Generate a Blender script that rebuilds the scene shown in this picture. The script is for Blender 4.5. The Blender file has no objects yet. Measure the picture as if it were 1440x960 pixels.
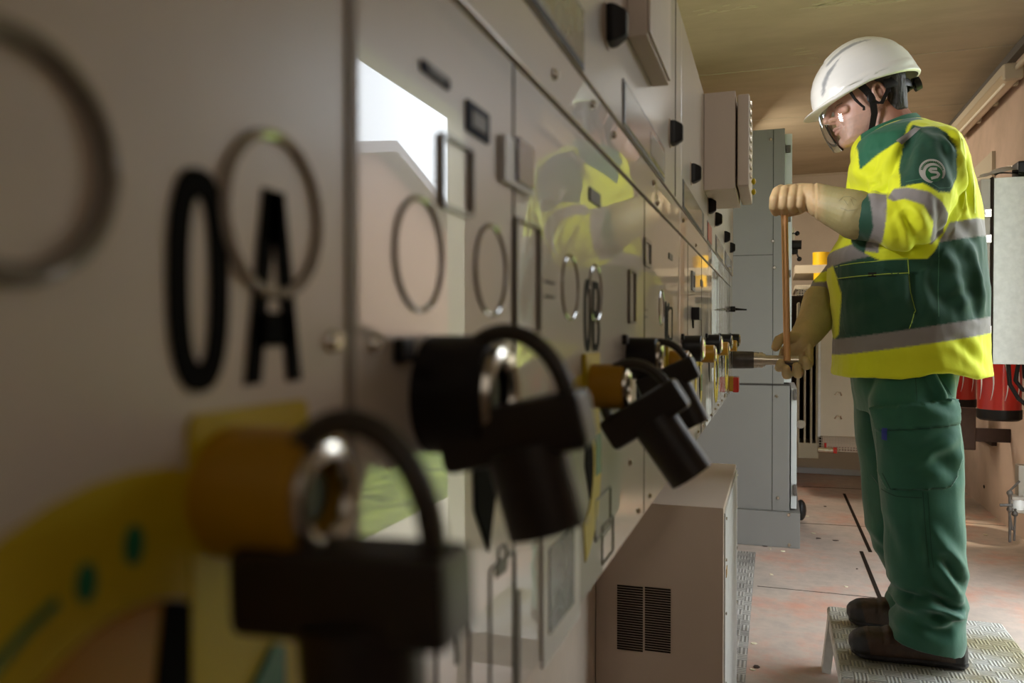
import bpy, bmesh, math, random
from mathutils import Vector, Matrix, noise, Euler
random.seed(4)
S = bpy.context.scene
COL = S.collection
FPX = 1120.0; H = 1.15            # focal length in pixels of a 1440 wide frame, eye height
YAW = math.atan(368/1120.0); PITCH = math.atan(13/1120.0)
CAMROT = Euler((math.pi/2-PITCH, 0, YAW)).to_matrix()
def ray(px, py): return CAMROT @ Vector(((px-720)/FPX, -(py-480)/FPX, -1))
def UY(px, py, Y): d = ray(px, py); return d*(Y/d.y) + Vector((0,0,H))
def UX(px, py, X): d = ray(px, py); return d*(X/d.x) + Vector((0,0,H))
def UZ(px, py, Z): d = ray(px, py); return d*((Z-H)/d.z) + Vector((0,0,H))
PX = -0.118                        # plane of the switchgear fronts
def P2(px, py): v = UX(px, py, PX); return (v.y, v.z)

# ---------------------------------------------------------------- camera
cd = bpy.data.cameras.new('camera'); cam = bpy.data.objects.new('camera', cd); COL.objects.link(cam)
cam.location = (0,0,H); cam.rotation_euler = (math.pi/2-PITCH, 0, YAW)
cd.sensor_width = 36; cd.lens = 28; cd.clip_start = 0.01; cd.clip_end = 200
cd.dof.use_dof = True; cd.dof.focus_distance = 2.35; cd.dof.aperture_fstop = 7.6
S.camera = cam
S.view_settings.view_transform = 'Standard'; S.view_settings.look = 'None'
S.view_settings.exposure = 0.0

# ---------------------------------------------------------------- materials
def mat(name, col, rough=.5, metal=0, noise_amt=0, nscale=20, bump=0, bscale=60, coat=0, coat_ior=1.5, emit=None, es=0, dark=None, ior=1.5, alpha=None, trans=0, attr=False, stretch=None, coatr=.02):
    m = bpy.data.materials.new(name); m.use_nodes = True
    nt = m.node_tree; N = nt.nodes; L = nt.links; b = N['Principled BSDF']
    b.inputs['Base Color'].default_value = (*col, 1); b.inputs['Roughness'].default_value = rough
    b.inputs['Metallic'].default_value = metal; b.inputs['IOR'].default_value = ior
    b.inputs['Coat Weight'].default_value = coat; b.inputs['Coat IOR'].default_value = coat_ior; b.inputs['Coat Roughness'].default_value = coatr
    b.inputs['Transmission Weight'].default_value = trans
    if alpha is not None: b.inputs['Alpha'].default_value = alpha
    if emit: b.inputs['Emission Color'].default_value = (*emit,1); b.inputs['Emission Strength'].default_value = es
    tc = N.new('ShaderNodeTexCoord'); src = tc.outputs['Object']
    if stretch:
        mp = N.new('ShaderNodeMapping'); mp.inputs['Scale'].default_value = stretch; L.new(src, mp.inputs[0]); src = mp.outputs[0]
    base = None
    if attr:
        a = N.new('ShaderNodeAttribute'); a.attribute_name = 'Col'; base = a.outputs['Color']
    if noise_amt or dark:
        n = N.new('ShaderNodeTexNoise'); n.inputs['Scale'].default_value = nscale; n.inputs['Detail'].default_value = 6; n.inputs['Roughness'].default_value=.6
        L.new(src, n.inputs['Vector'])
        r = N.new('ShaderNodeMapRange'); r.inputs['From Min'].default_value=.38; r.inputs['From Max'].default_value=.62
        L.new(n.outputs['Fac'], r.inputs['Value'])
        mx = N.new('ShaderNodeMix'); mx.data_type='RGBA'
        dk = dark if dark else tuple(c*(1-noise_amt) for c in col)
        if attr:
            mu = N.new('ShaderNodeMix'); mu.data_type='RGBA'; mu.blend_type='MULTIPLY'; mu.inputs[0].default_value=1
            mx.inputs[6].default_value=(1-noise_amt,)*3+(1,); mx.inputs[7].default_value=(1,1,1,1)
            L.new(r.outputs[0], mx.inputs[0]); L.new(base, mu.inputs[6]); L.new(mx.outputs[2], mu.inputs[7]); base = mu.outputs[2]
        else:
            mx.inputs[6].default_value=(*dk,1); mx.inputs[7].default_value=(*col,1)
            L.new(r.outputs[0], mx.inputs[0]); base = mx.outputs[2]
    if base: L.new(base, b.inputs['Base Color'])
    if bump:
        n2 = N.new('ShaderNodeTexNoise'); n2.inputs['Scale'].default_value=bscale; n2.inputs['Detail'].default_value=4
        L.new(src, n2.inputs['Vector'])
        bp = N.new('ShaderNodeBump'); bp.inputs['Strength'].default_value=bump; bp.inputs['Distance'].default_value=.01
        L.new(n2.outputs['Fac'], bp.inputs['Height']); L.new(bp.outputs[0], b.inputs['Normal'])
    return m
M = {}
M['panel'] = mat('panel_paint', (.63,.565,.485), .35, noise_amt=.06, nscale=5, coat=1, coat_ior=1.44, coatr=.012)
M['panel2'] = mat('upper_panel_paint', (.58,.525,.45), .35, noise_amt=.06, nscale=5, coat=.6, coat_ior=1.45, coatr=.10)
M['panel_m'] = mat('panel_matt', (.68,.60,.50), .45, noise_amt=.08, nscale=8, bump=.02, bscale=300, coat=.25, coatr=.25)
M['panel_s'] = mat('panel_side', (.52,.44,.36), .45, noise_amt=.05)
M['ring'] = mat('ring_rubber', (.20,.175,.14), .35, coat=.5)
M['ringclear'] = mat('ring_clear', (.33,.295,.25), .08, coat=1, coat_ior=1.9)
M['strip'] = mat('seam_strip', (.30,.265,.22), .5)
M['letter'] = mat('letter_black', (.010,.010,.009), .7, ior=1.08)
M['letterg'] = mat('letter_dark', (.035,.04,.036), .7, ior=1.1)
M['gap'] = mat('gap_dark', (.05,.045,.04), .8, ior=1.15)
M['line'] = mat('mimic_line', (.16,.15,.14), .5)
M['black'] = mat('black_plastic', (.010,.008,.007), .45, ior=1.35)
M['lock'] = mat('lock_body', (.018,.012,.008), .45, noise_amt=.2, nscale=80)
M['shackle'] = mat('shackle_nylon', (.035,.027,.018), .38)
M['yboss'] = mat('yellow_boss', (.46,.24,.006), .4, noise_amt=.1)
M['ylabel'] = mat('yellow_label', (.56,.42,.004), .5)
M['orange'] = mat('orange_label', (.45,.22,.01), .45)
M['green_l'] = mat('green_label', (.01,.16,.07), .45)
M['steel'] = mat('steel', (.62,.58,.50), .22, metal=1)
M['brass'] = mat('brass_rod', (.74,.42,.20), .32, metal=.6)
M['chrome'] = mat('rod_steel', (.62,.54,.42), .3, metal=.7, noise_amt=.2, nscale=50)
M['glassy'] = mat('window_glass', (.30,.31,.29), .2, coat=.7, coat_ior=1.6, coatr=.15, noise_amt=.5, nscale=40)
M['bluel'] = mat('blue_label', (.16,.19,.27), .2, coat=1, coat_ior=1.8)
M['navy'] = mat('navy_label', (.03,.04,.07), .6, ior=1.15)
M['white'] = mat('white_print', (.7,.7,.68), .4)
M['greycab'] = mat('grey_cabinet', (.165,.158,.142), .5, noise_amt=.05, nscale=3, bump=.01, bscale=400)
M['greycab_l'] = mat('light_cabinet', (.42,.43,.41), .5)
M['beige'] = mat('beige_cabinet', (.56,.46,.37), .5, noise_amt=.06, nscale=4, bump=.015, bscale=500)
M['slot'] = mat('slot_dark', (.022,.016,.012), .9, ior=1.1)
M['ceil'] = mat('ceiling_paint', (.56,.48,.34), .8, dark=(.46,.39,.27), nscale=1.2, bump=.03, bscale=12, stretch=(1,2.5,1))
M['flake'] = mat('flaked_paint', (.60,.54,.38), .8)
M['wall'] = mat('wall_paint', (.62,.47,.37), .8, dark=(.50,.38,.29), nscale=2.5, bump=.1, bscale=20)
M['wallb'] = mat('back_wall_paint', (.60,.53,.43), .8, dark=(.54,.47,.38), nscale=2.0, bump=.05, bscale=20)
M['beam'] = mat('beam_paint', (.56,.50,.38), .7)
M['cream'] = mat('cream_metal', (.55,.48,.35), .35, noise_amt=.1, nscale=3, metal=.1)
M['radiator'] = mat('radiator_paint', (.30,.26,.17), .5)
M['yroll'] = mat('yellow_roll', (.80,.50,.01), .4)
M['red'] = mat('extinguisher_red', (.48,.02,.012), .28, coat=.6)
M['brown'] = mat('brown_metal', (.045,.022,.015), .5, noise_amt=.3)
M['paper'] = mat('paper', (.62,.62,.60), .7, noise_amt=.15, nscale=60)
M['boxpaint'] = mat('box_paint', (.62,.62,.58), .5, noise_amt=.12, nscale=30)
M['boxside'] = mat('box_side', (.30,.26,.21), .5)
M['lamp'] = mat('lamp_diffuser', (.66,.55,.38), .3, trans=.0, coat=.5)
M['tube'] = mat('lamp_tube', (.8,.75,.6), .3, emit=(1,.85,.6), es=.15)
M['grimy'] = mat('grimy_metal', (.09,.075,.062), .5, noise_amt=.4, nscale=30)
M['soot'] = mat('soot_grey', (.13,.12,.105), .6)
M['grass'] = mat('grass', (.26,.34,.04), .9, dark=(.05,.10,.005), nscale=5)
M['slab'] = mat('concrete_slab', (.65,.58,.45), .9, noise_amt=.1)
M['roof'] = mat('roof_tile', (.30,.27,.27), .9)
M['brick'] = mat('brick', (.42,.27,.20), .9, noise_amt=.25, nscale=2, stretch=(1,1,9))
M['clear'] = None
def clearmat():
    m = bpy.data.materials.new('clear_visor'); m.use_nodes = True; nt = m.node_tree; N=nt.nodes; L=nt.links
    N.clear(); o = N.new('ShaderNodeOutputMaterial'); t = N.new('ShaderNodeBsdfTransparent'); g = N.new('ShaderNodeBsdfGlossy')
    t.inputs[0].default_value=(.90,.91,.90,1); g.inputs['Roughness'].default_value=.04
    lw = N.new('ShaderNodeFresnel'); lw.inputs[0].default_value=1.5
    mp = N.new('ShaderNodeMath'); mp.operation='MULTIPLY'; mp.inputs[1].default_value=1.0
    L.new(lw.outputs[0], mp.inputs[0])
    mx = N.new('ShaderNodeMixShader'); L.new(mp.outputs[0], mx.inputs[0]); L.new(t.outputs[0], mx.inputs[1]); L.new(g.outputs[0], mx.inputs[2]); L.new(mx.outputs[0], o.inputs[0])
    return m
M['clear'] = clearmat()
def floormat():
    m = mat('floor_paint', (.5,.33,.26), .55); nt=m.node_tree; N=nt.nodes; L=nt.links; b=N['Principled BSDF']
    tc=N.new('ShaderNodeTexCoord')
    n1=N.new('ShaderNodeTexNoise'); n1.inputs['Scale'].default_value=2.2; n1.inputs['Detail'].default_value=9; n1.inputs['Roughness'].default_value=.68
    n2=N.new('ShaderNodeTexNoise'); n2.inputs['Scale'].default_value=14; n2.inputs['Detail'].default_value=8; n2.inputs['Roughness'].default_value=.7
    for n in (n1,n2): L.new(tc.outputs['Object'], n.inputs['Vector'])
    r=N.new('ShaderNodeValToRGB'); e=r.color_ramp.elements
    e[0].position=.36; e[0].color=(.36,.30,.25,1); e[1].position=.66; e[1].color=(.50,.25,.17,1)
    x=e.new(.5); x.color=(.44,.35,.29,1)
    L.new(n1.outputs['Fac'], r.inputs[0])
    r2=N.new('ShaderNodeMapRange'); r2.inputs['From Min'].default_value=.42; r2.inputs['From Max'].default_value=.72; r2.inputs['To Max'].default_value=.55
    L.new(n2.outputs['Fac'], r2.inputs[0])
    mx=N.new('ShaderNodeMix'); mx.data_type='RGBA'; mx.inputs[7].default_value=(.30,.27,.24,1)
    L.new(r2.outputs[0], mx.inputs[0]); L.new(r.outputs[0], mx.inputs[6]); L.new(mx.outputs[2], b.inputs['Base Color'])
    r3=N.new('ShaderNodeMapRange'); r3.inputs['To Min'].default_value=.3; r3.inputs['To Max'].default_value=.75; L.new(n2.outputs['Fac'], r3.inputs[0]); L.new(r3.outputs[0], b.inputs['Roughness'])
    return m
M['floor'] = floormat()
def treadmat(name, col, scale, dk):
    m = mat(name, col, .45, metal=.3); nt=m.node_tree; N=nt.nodes; L=nt.links; b=N['Principled BSDF']
    tc=N.new('ShaderNodeTexCoord'); 
    ch=N.new('ShaderNodeTexChecker'); ch.inputs['Scale'].default_value=scale; L.new(tc.outputs['Object'], ch.inputs[0])
    wx=N.new('ShaderNodeTexWave'); wx.inputs['Scale'].default_value=scale*1.3; wx.bands_direction='X'
    wy=N.new('ShaderNodeTexWave'); wy.inputs['Scale'].default_value=scale*1.3; wy.bands_direction='Y'
    for w in (wx,wy): L.new(tc.outputs['Object'], w.inputs[0])
    mx=N.new('ShaderNodeMix'); L.new(ch.outputs['Fac'], mx.inputs[0]); L.new(wx.outputs['Fac'], mx.inputs[2]); L.new(wy.outputs['Fac'], mx.inputs[3])
    bp=N.new('ShaderNodeBump'); bp.inputs['Strength'].default_value=.7; bp.inputs['Distance'].default_value=.002
    L.new(mx.outputs[0], bp.inputs['Height']); L.new(bp.outputs[0], b.inputs['Normal'])
    n=N.new('ShaderNodeTexNoise'); n.inputs['Scale'].default_value=5; n.inputs['Detail'].default_value=8; L.new(tc.outputs['Object'], n.inputs[0])
    r=N.new('ShaderNodeMapRange'); r.inputs['From Min'].default_value=.45; r.inputs['From Max'].default_value=.62; L.new(n.outputs['Fac'], r.inputs[0])
    c=N.new('ShaderNodeMix'); c.data_type='RGBA'; c.inputs[6].default_value=(*col,1); c.inputs[7].default_value=(*dk,1)
    L.new(r.outputs[0], c.inputs[0])
    c2=N.new('ShaderNodeMix'); c2.data_type='RGBA'; c2.blend_type='MULTIPLY'; c2.inputs[0].default_value=.6
    L.new(c.outputs[2], c2.inputs[6]); L.new(mx.outputs[0], c2.inputs[7]); L.new(c2.outputs[2], b.inputs['Base Color'])
    return m
M['tread'] = treadmat('step_tread', (.66,.64,.58), 24, (.42,.37,.22))
M['checker'] = treadmat('checker_plate', (.55,.53,.49), 17, (.35,.33,.30))
M['mesh'] = mat('mesh_metal', (.5,.45,.36), .4, metal=.5)

# ---------------------------------------------------------------- mesh helpers
def tag(o, label=None, cat=None, group=None, kind=None):
    if label: o['label']=label
    if cat: o['category']=cat
    if group: o['group']=group
    if kind: o['kind']=kind
    return o
def empty(name, loc, label=None, cat=None, group=None):
    o = bpy.data.objects.new(name, None); o.empty_display_size=.05; COL.objects.link(o); o.location = loc
    return tag(o, label, cat, group)
def link(name, me, m, parent=None, wn=False):
    o = bpy.data.objects.new(name, me); COL.objects.link(o)
    if wn:
        w_ = o.modifiers.new('wn','WEIGHTED_NORMAL'); w_.keep_sharp = True; w_.weight = 100
    if m is not None: me.materials.append(M[m] if isinstance(m,str) else m)
    if parent is not None:
        o.parent = parent
        o.matrix_parent_inverse = WI(parent)
    return o
def WI(p):
    m = Matrix.Identity(4); q = p
    while q is not None:
        loc = Matrix.LocRotScale(q.location, q.rotation_euler, q.scale)
        m = loc @ m if q.parent is None else q.matrix_parent_inverse @ loc @ m
        q = q.parent
    return m.inverted()
class MB:
    def __init__(s): s.bm = bmesh.new()
    def box(s, x0,x1,y0,y1,z0,z1, bev=0, mtx=None):
        vs = [s.bm.verts.new((x,y,z)) for x in (x0,x1) for y in (y0,y1) for z in (z0,z1)]
        fs = [(0,1,3,2),(4,6,7,5),(0,4,5,1),(2,3,7,6),(0,2,6,4),(1,5,7,3)]
        F = [s.bm.faces.new([vs[i] for i in f]) for f in fs]
        if bev:
            es = list({e for f in F for e in f.edges})
            r = bmesh.ops.bevel(s.bm, geom=es, offset=bev, segments=2, profile=.5, affect='EDGES')
            vs = list({v for f in r['faces'] for v in f.verts} | {v for v in vs if v.is_valid})
        if mtx is not None:
            for v in vs:
                if v.is_valid: v.co = mtx @ v.co
        return s
    def ring(s, c, ax, r, n, r2=None, up=None):
        ax = Vector(ax).normalized()
        up = Vector(up) if up is not None else (Vector((0,0,1)) if abs(ax.z)<.9 else Vector((1,0,0)))
        a = ax.cross(up).normalized(); b = a.cross(ax).normalized()
        r2 = r if r2 is None else r2
        return [s.bm.verts.new(Vector(c)+a*math.cos(t)*r+b*math.sin(t)*r2) for t in [2*math.pi*i/n for i in range(n)]]
    def loft(s, rings, cap=True):
        n = len(rings[0])
        for A,B in zip(rings, rings[1:]):
            for i in range(n): s.bm.faces.new((A[i],A[(i+1)%n],B[(i+1)%n],B[i]))
        if cap:
            s.bm.faces.new(list(reversed(rings[0]))); s.bm.faces.new(rings[-1])
        return s
    def cyl(s, p0, p1, r, r1=None, n=20):
        p0,p1=Vector(p0),Vector(p1); r1 = r if r1 is None else r1
        ax=p1-p0
        return s.loft([s.ring(p0,ax,r,n), s.ring(p1,ax,r1,n)])
    def tube(s, pts, r, n=10, r2=None, up=None, closed=False):
        pts=[Vector(p) for p in pts]; R=[]
        k=len(pts)
        for i,p in enumerate(pts):
            if closed: ax = pts[(i+1)%k]-pts[i-1]
            else: ax = pts[min(i+1,k-1)]-pts[max(i-1,0)]
            rr = r[i] if isinstance(r,(list,tuple)) else r
            R.append(s.ring(p,ax,rr,n,r2=r2,up=up))
        if closed: R.append(R[0]); return s.loft(R, cap=False)
        return s.loft(R)
    def prism(s, pts, off):
        off=Vector(off); A=[s.bm.verts.new(p) for p in pts]; B=[s.bm.verts.new(Vector(p)+off) for p in pts]
        s.bm.faces.new(A); s.bm.faces.new(list(reversed(B)))
        n=len(A)
        for i in range(n): s.bm.faces.new((A[(i+1)%n],A[i],B[i],B[(i+1)%n]))
        return s
    def sphere(s, c, r, n=16, sc=(1,1,1)):
        m = Matrix.Translation(Vector(c)) @ Matrix.Diagonal((r*sc[0],r*sc[1],r*sc[2],1))
        bmesh.ops.create_uvsphere(s.bm, u_segments=n, v_segments=max(6,n//2+2), radius=1, matrix=m); return s
    def annulus(s, outer, inner, off):      # closed outlines with the same number of points
        off=Vector(off); n=len(outer)
        o=[s.bm.verts.new(p) for p in outer]; i_=[s.bm.verts.new(p) for p in inner]
        O=[s.bm.verts.new(Vector(p)+off) for p in outer]; I=[s.bm.verts.new(Vector(p)+off) for p in inner]
        for k in range(n):
            j=(k+1)%n
            for q in ((o[k],o[j],i_[j],i_[k]),(O[k],O[j],I[j],I[k]),(o[k],o[j],O[j],O[k]),(i_[k],i_[j],I[j],I[k])): s.bm.faces.new(q)
        return s
    def mesh(s, name='m', smooth=False, sharp=35):
        bmesh.ops.recalc_face_normals(s.bm, faces=s.bm.faces[:])
        if smooth:
            for f in s.bm.faces: f.smooth=True
        me=bpy.data.meshes.new(name); s.bm.to_mesh(me); s.bm.free()
        if smooth:
            me.polygons.foreach_set('use_smooth',[True]*len(me.polygons))
            me.set_sharp_from_angle(angle=math.radians(sharp))
        return me
    def build(s, name, m, parent=None, smooth=True, sharp=35):
        return link(name, s.mesh(name,smooth,sharp), m, parent, wn=smooth)
def struct(name, mb, m): return tag(mb.build(name,m,None,smooth=False), kind='structure')
# ================================================================ room
XR, XL, YB, YN, ZC = 1.316, -1.05, 8.62, -1.6, 2.75
DY0, DY1, DZ = 2.25, 3.93, 2.31      # doorway in the right wall
struct('floor', MB().box(XL-.1,XR+.02,YN-.1,YB+.1,-.05,0), 'floor')
struct('ceiling', MB().box(XL-.1,XR+.1,YN-.1,YB+.1,ZC,ZC+.08), 'ceil')
struct('wall_left', MB().box(XL-.08,XL,YN,YB,0,ZC), 'wall')
struct('wall_back', MB().box(XL,XR,YB,YB+.08,0,ZC), 'wallb')
struct('wall_near', MB().box(XL,XR,YN-.08,YN,0,ZC), 'wall')
w = MB(); w.box(XR,XR+.08,YN,DY0,0,ZC); w.box(XR,XR+.08,DY1,YB,0,ZC); w.box(XR,XR+.08,DY0,DY1,DZ,ZC)
struct('wall_right', w, 'wall')
f = MB(); f.box(XR-.01,XR+.09,DY1-.03,DY1,0,DZ,.003); f.box(XR-.01,XR+.09,DY0,DY0+.03,0,DZ,.003); f.box(XR-.01,XR+.09,DY0,DY1,DZ-.03,DZ,.003)
struct('trim_1', f, 'beam')
struct('trim_2', MB().box(XL,XR,YB-.012,YB,ZC-.02,ZC,.002), 'beam')
struct('trim_3', MB().box(XR-.045,XR,1.2,YB-.07,ZC-.05,ZC-.001,.002), 'soot')   # dark cable trunking in the corner
# ceiling joints and flaked paint
for k,y in enumerate((3.3,5.1,6.3)):
    struct('trim_%d'%(4+k), MB().box(XL,XR,y,y+.006,ZC-.004,ZC), 'beam')
fl = MB()
for a,b,n in (((985,18),(1060,6),9),((1140,8),(1200,2),14),((1120,70),(1150,85),4),((1200,4),(1290,1),9)):
    for i in range(n):
        t=i/n; px=a[0]+(b[0]-a[0])*t+random.uniform(-6,6); py=a[1]+(b[1]-a[1])*t+random.uniform(-4,4)
        c=UZ(px,max(py,-20),ZC-.002); w_=random.uniform(.02,.07); h_=random.uniform(.004,.012); s=random.uniform(-.4,.4)
        pts=[c+Vector((math.cos(q)*w_*random.uniform(.6,1), math.sin(q)*h_*random.uniform(.6,1)+s*math.cos(q)*w_*.5,0)) for q in [k*math.pi/4 for k in range(8)]]
        fl.prism(pts,(0,0,.0018))
tag(fl.build('flaked_paint','flake',smooth=False),'pale flaking paint scars across the ceiling above the switchgear','paint flakes',kind='stuff')
# floor joints: two slots and thin cross seams
def slot(n,a,b,wd):
    A=UZ(*a,0); B=UZ(*b,0); d=(B-A).normalized(); s=Vector((-d.y,d.x,0))*wd
    struct(n, MB().prism([A-s,B-s,B+s,A+s],(0,0,.0015)), 'slot')
slot('trim_7',(1187,694),(1224,776),.009); slot('trim_8',(1211,775),(1238,842),.009)
for k,(a,b,wd) in enumerate((((1065,824),(1250,842),.0015),((1128,684),(1250,689),.002),((1120,735),(1230,741),.0012),((1357,735),(1440,741),.0015),((1128,661),(1215,662),.012),((1128,652),(1215,652),.012))):
    slot('trim_%d'%(9+k),a,b,wd)
struct('trim_15', MB().box(.05,1.2,6.9,7.9,.002,.05,.004), 'greycab_l')
A=UZ(1041,960,0); struct('trim_16', MB().box(-.36,-.085,2.55,4.33,0,.004), 'checker')
for i,(px,py) in enumerate(((1076,768),(1083,772),(1060,905),(1064,938),(1058,942),(1135,726),(1150,757),(1100,775),(1085,808),(1175,760),(1190,825),(1145,750),(1205,800),(1400,730),(1385,752),(1160,712),(1372,712))):
    c=UZ(px,py,0); r=random.uniform(.006,.016)
    pts=[c+Vector((math.cos(q)*r*random.uniform(.5,1.3), math.sin(q)*r*random.uniform(.5,1),.0005)) for q in [k*math.pi/3 for k in range(6)]]
    o=MB().prism(pts,(0,0,.003)).build('paint_chip','flake' if i%3 else 'brown',smooth=False)
    tag(o,'small chip of flaked paint lying on the worn floor','paint chip',group='paint chips scattered on the floor')

# ================================================================ outside the doorway
tag(MB().box(XR+.08,40,-25,45,-.12,-.06).build('lawn','grass',smooth=False),kind='structure')
tag(MB().box(XR+.1,1.95,-1,8,-.05,-.01,.01).build('concrete_slab','slab',smooth=False),kind='structure')
h = empty('house',(12,17,-.06),'brick house with grey gabled roof seen mirrored in the glossy panel','house')
mb=MB(); g=[(8.5,9.0,-.06),(8.5,22,-.06),(8.5,22,3.6),(8.5,16.6,5.3),(8.5,9.0,3.6)]
mb.prism([Vector(p) for p in g],(8,0,0)); mb.build('wall','brick',h,smooth=False)
rf=MB()
for (a,b) in (((16.6,5.3),(22.7,3.35)),((16.6,5.3),(8.2,3.35))):
    rf.prism([Vector((8.0,a[0],a[1])),Vector((8.0,b[0],b[1])),Vector((8.0,b[0],b[1]+.22)),Vector((8.0,a[0],a[1]+.25))],(9,0,0))
rf.build('roof','roof',h,smooth=False)

# ================================================================ switchgear
Z0, Z1, ZS, ZU = H-.176, H+.415, H+.130, H+.1655
def decal(par, name, m, yz, t=.0008, x=PX):
    return MB().prism([Vector((x,a,b)) for a,b in yz],(t,0,0)).build(name,m,par,smooth=False)
def rect(y0,y1,z0,z1): return [(y0,z0),(y1,z0),(y1,z1),(y0,z1)]
def rrect(y0,y1,z0,z1,r,n=4):
    out=[]
    for cy,cz,a0 in ((y1-r,z1-r,0),(y0+r,z1-r,90),(y0+r,z0+r,180),(y1-r,z0+r,270)):
        for k in range(n+1):
            a=math.radians(a0+90*k/n); out.append((cy+r*math.cos(a),cz+r*math.sin(a)))
    return out
def frame(par,name,m,y0,y1,z0,z1,w,r=.004,t=.001):
    o=[Vector((PX,a,b)) for a,b in rrect(y0,y1,z0,z1,r)]; i=[Vector((PX,a,b)) for a,b in rrect(y0+w,y1-w,z0+w,z1-w,max(r-w,.0005))]
    return MB().annulus(o,i,(t,0,0)).build(name,m,par,smooth=False)
def torus_ring(par,name,m,yc,zc,R,r):
    pts=[(PX+r*.3,yc+R*math.cos(a),zc+R*math.sin(a)) for a in [2*math.pi*k/48 for k in range(48)]]
    return MB().tube(pts,r,8,up=(1,0,0),closed=True).build(name,m,par)
UN = [('leftmost switchgear unit with a plain matt front and the black lettering 0A',-.30,.210,'panel_m'),
      ('long glossy switchgear unit marked 0B with the bright doorway reflected in it',.210,1.07,'panel'),
      ('switchgear unit carrying the deep hinged box on its upper panel',1.07,1.57,'panel'),
      ('switchgear unit between the hinged box and the last unit of the row',1.57,2.03,'panel'),
      ('last switchgear unit of the row where the worker fits the handle',2.03,2.47,'panel')]
units=[]
for k,(lab,y0,y1,m) in enumerate(UN):
    u=empty('switchgear_unit',(-.3,(y0+y1)/2,Z0),lab,'switchgear','switchgear units in a row along the left side'); units.append((u,y0,y1))
    g=.0012
    MB().box(-.80,PX-.022,y0+.0005,y1-.0005,Z0+.004,Z1-.004).build('body','panel_s',u,smooth=False)
    if k==0:
        MB().box(PX-.021,PX,y0,y1-g,Z0,Z1,.0015).build('front_panel',m,u)
        MB().box(PX-.012,PX+.0012,y1-.0055,y1-.0012,Z0,Z1,.0008).build('edge_strip','strip',u)
    else:
        MB().box(PX-.021,PX,y0+g,y1-g,Z0,ZS-.0016,.0015).build('lower_panel',m,u)
        MB().box(PX-.021,PX,y0+g,y1-g,ZS+.0016,ZU-.0006,.0012).build('middle_panel',m,u)
        MB().box(PX-.021,PX+.0015,y0+g,y1-g,ZU+.0006,Z1,.0012).build('upper_panel','panel2',u)
def unit(y):
    for u,y0,y1 in units:
        if y0<=y<y1: return u
    return units[-1][0]
# inner seams
for y in (.361,.765,1.17,1.40,1.80,2.22): decal(unit(y),'seam','gap',rect(y-.0009,y+.0009,Z0+.002,ZS-.002),.0004)
decal(unit(1.0),'seam','gap',rect(.999,1.001,ZU+.002,Z1),.0022)
for y in (-.2,.19,.24,.42,.73,.80,.99,1.10,1.22,1.34,1.43,1.52,1.62,1.75,1.85,1.97,2.1,2.25,2.4):
    for z in (Z0+.012,):
        MB().cyl((PX,y,z),(PX+.0022,y,z),.0028,.0018,12).build('screw','steel',unit(y))
for px,py in ((468,480),(527,484),(779,105),(833,147),(862,190),(918,258),(918,257),(924,286),(978,345),(960,310),(885,650)):
    y,z=P2(px,py); MB().cyl((PX,y,z),(PX+.0025,y,z),.0034,.0022,12).build('screw','steel',unit(y))
# embossed rings
for k,y in enumerate((.0975,.1696,.2553,.3293,.4715,.5435,.885)):
    torus_ring(unit(y),'embossed_ring','ring' if k in(0,) else 'ringclear',y,H+.029 if k<2 else H+.0272,.0196,.0010 if k>1 else (.0022,.0015)[k])
# lettering
def ell(y,z,a,b,n=28): return [Vector((PX,y+a*math.cos(2*math.pi*k/n),z+b*math.sin(2*math.pi*k/n))) for k in range(n)]
def sup(y,z,a,b,n=28,e=2.6):
    o=[]
    for k in range(n):
        t=2*math.pi*k/n; c,s=math.cos(t),math.sin(t)
        o.append(Vector((PX,y+a*math.copysign(abs(c)**(2/e),c),z+b*math.copysign(abs(s)**(2/e),s))))
    return o
def glyph0(par,y0,m,sc=1,w=.0195):
    yc=y0+w/2*sc; z=H+.0112
    return MB().annulus(sup(yc,z,w/2*sc,.0242*sc),sup(yc,z,(w/2-.0064)*sc,.0180*sc,e=2.3),(.0006,0,0)).build('letter',m,par,smooth=False)
def poly(par,name,m,y0,pts,sc,zb,w=1):
    mb=MB()
    for pl in pts: mb.prism([Vector((PX,y0+a*sc*w,zb+b*sc)) for a,b in pl],(.0006,0,0))
    return mb.build(name,m,par,smooth=False)
gA=[[(0,0),(.0062,0),(.0132,.0475),(.0074,.0475)],[(.0235,0),(.0173,0),(.0103,.0475),(.0161,.0475)],[(.003,.009),(.0205,.009),(.0190,.0175),(.0045,.0175)],[(.0078,.034),(.0157,.034),(.0150,.0470),(.0085,.0470)]]
gB=[[(0,0),(.005,0),(.005,.048),(0,.048)],[(.004,.043),(.013,.043),(.017,.040),(.014,.048),(.004,.048)],[(.0125,.046),(.0165,.043),(.0185,.036),(.0165,.029),(.0125,.026),(.0125,.030),(.0138,.036),(.0125,.042)],
    [(.004,.0225),(.0125,.0225),(.014,.028),(.004,.028)],[(.0125,.026),(.0170,.022),(.0190,.014),(.0175,.005),(.0125,0),(.0120,.005),(.0142,.013),(.0125,.021)],[(.004,0),(.0135,0),(.0135,.005),(.004,.005)]]
u0=unit(0); glyph0(u0,.1325,'letter'); poly(u0,'letter','letter',.1575,gA,1,H-.0125)
u1=unit(.5); glyph0(u1,.509,'letterg',w=.021); poly(u1,'letter','letterg',.5345,gB,1,H-.0130,1.25)
glyph0(unit(.9),.915,'letterg',w=.019)
mbc=MB(); 
arc=[(.0095+.0095*math.cos(math.radians(a)),.024+.024*math.sin(math.radians(a))) for a in range(50,311,20)]
arci=[(.0095+.005*math.cos(math.radians(a)),.024+.0185*math.sin(math.radians(a))) for a in range(310,49,-20)]
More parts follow.
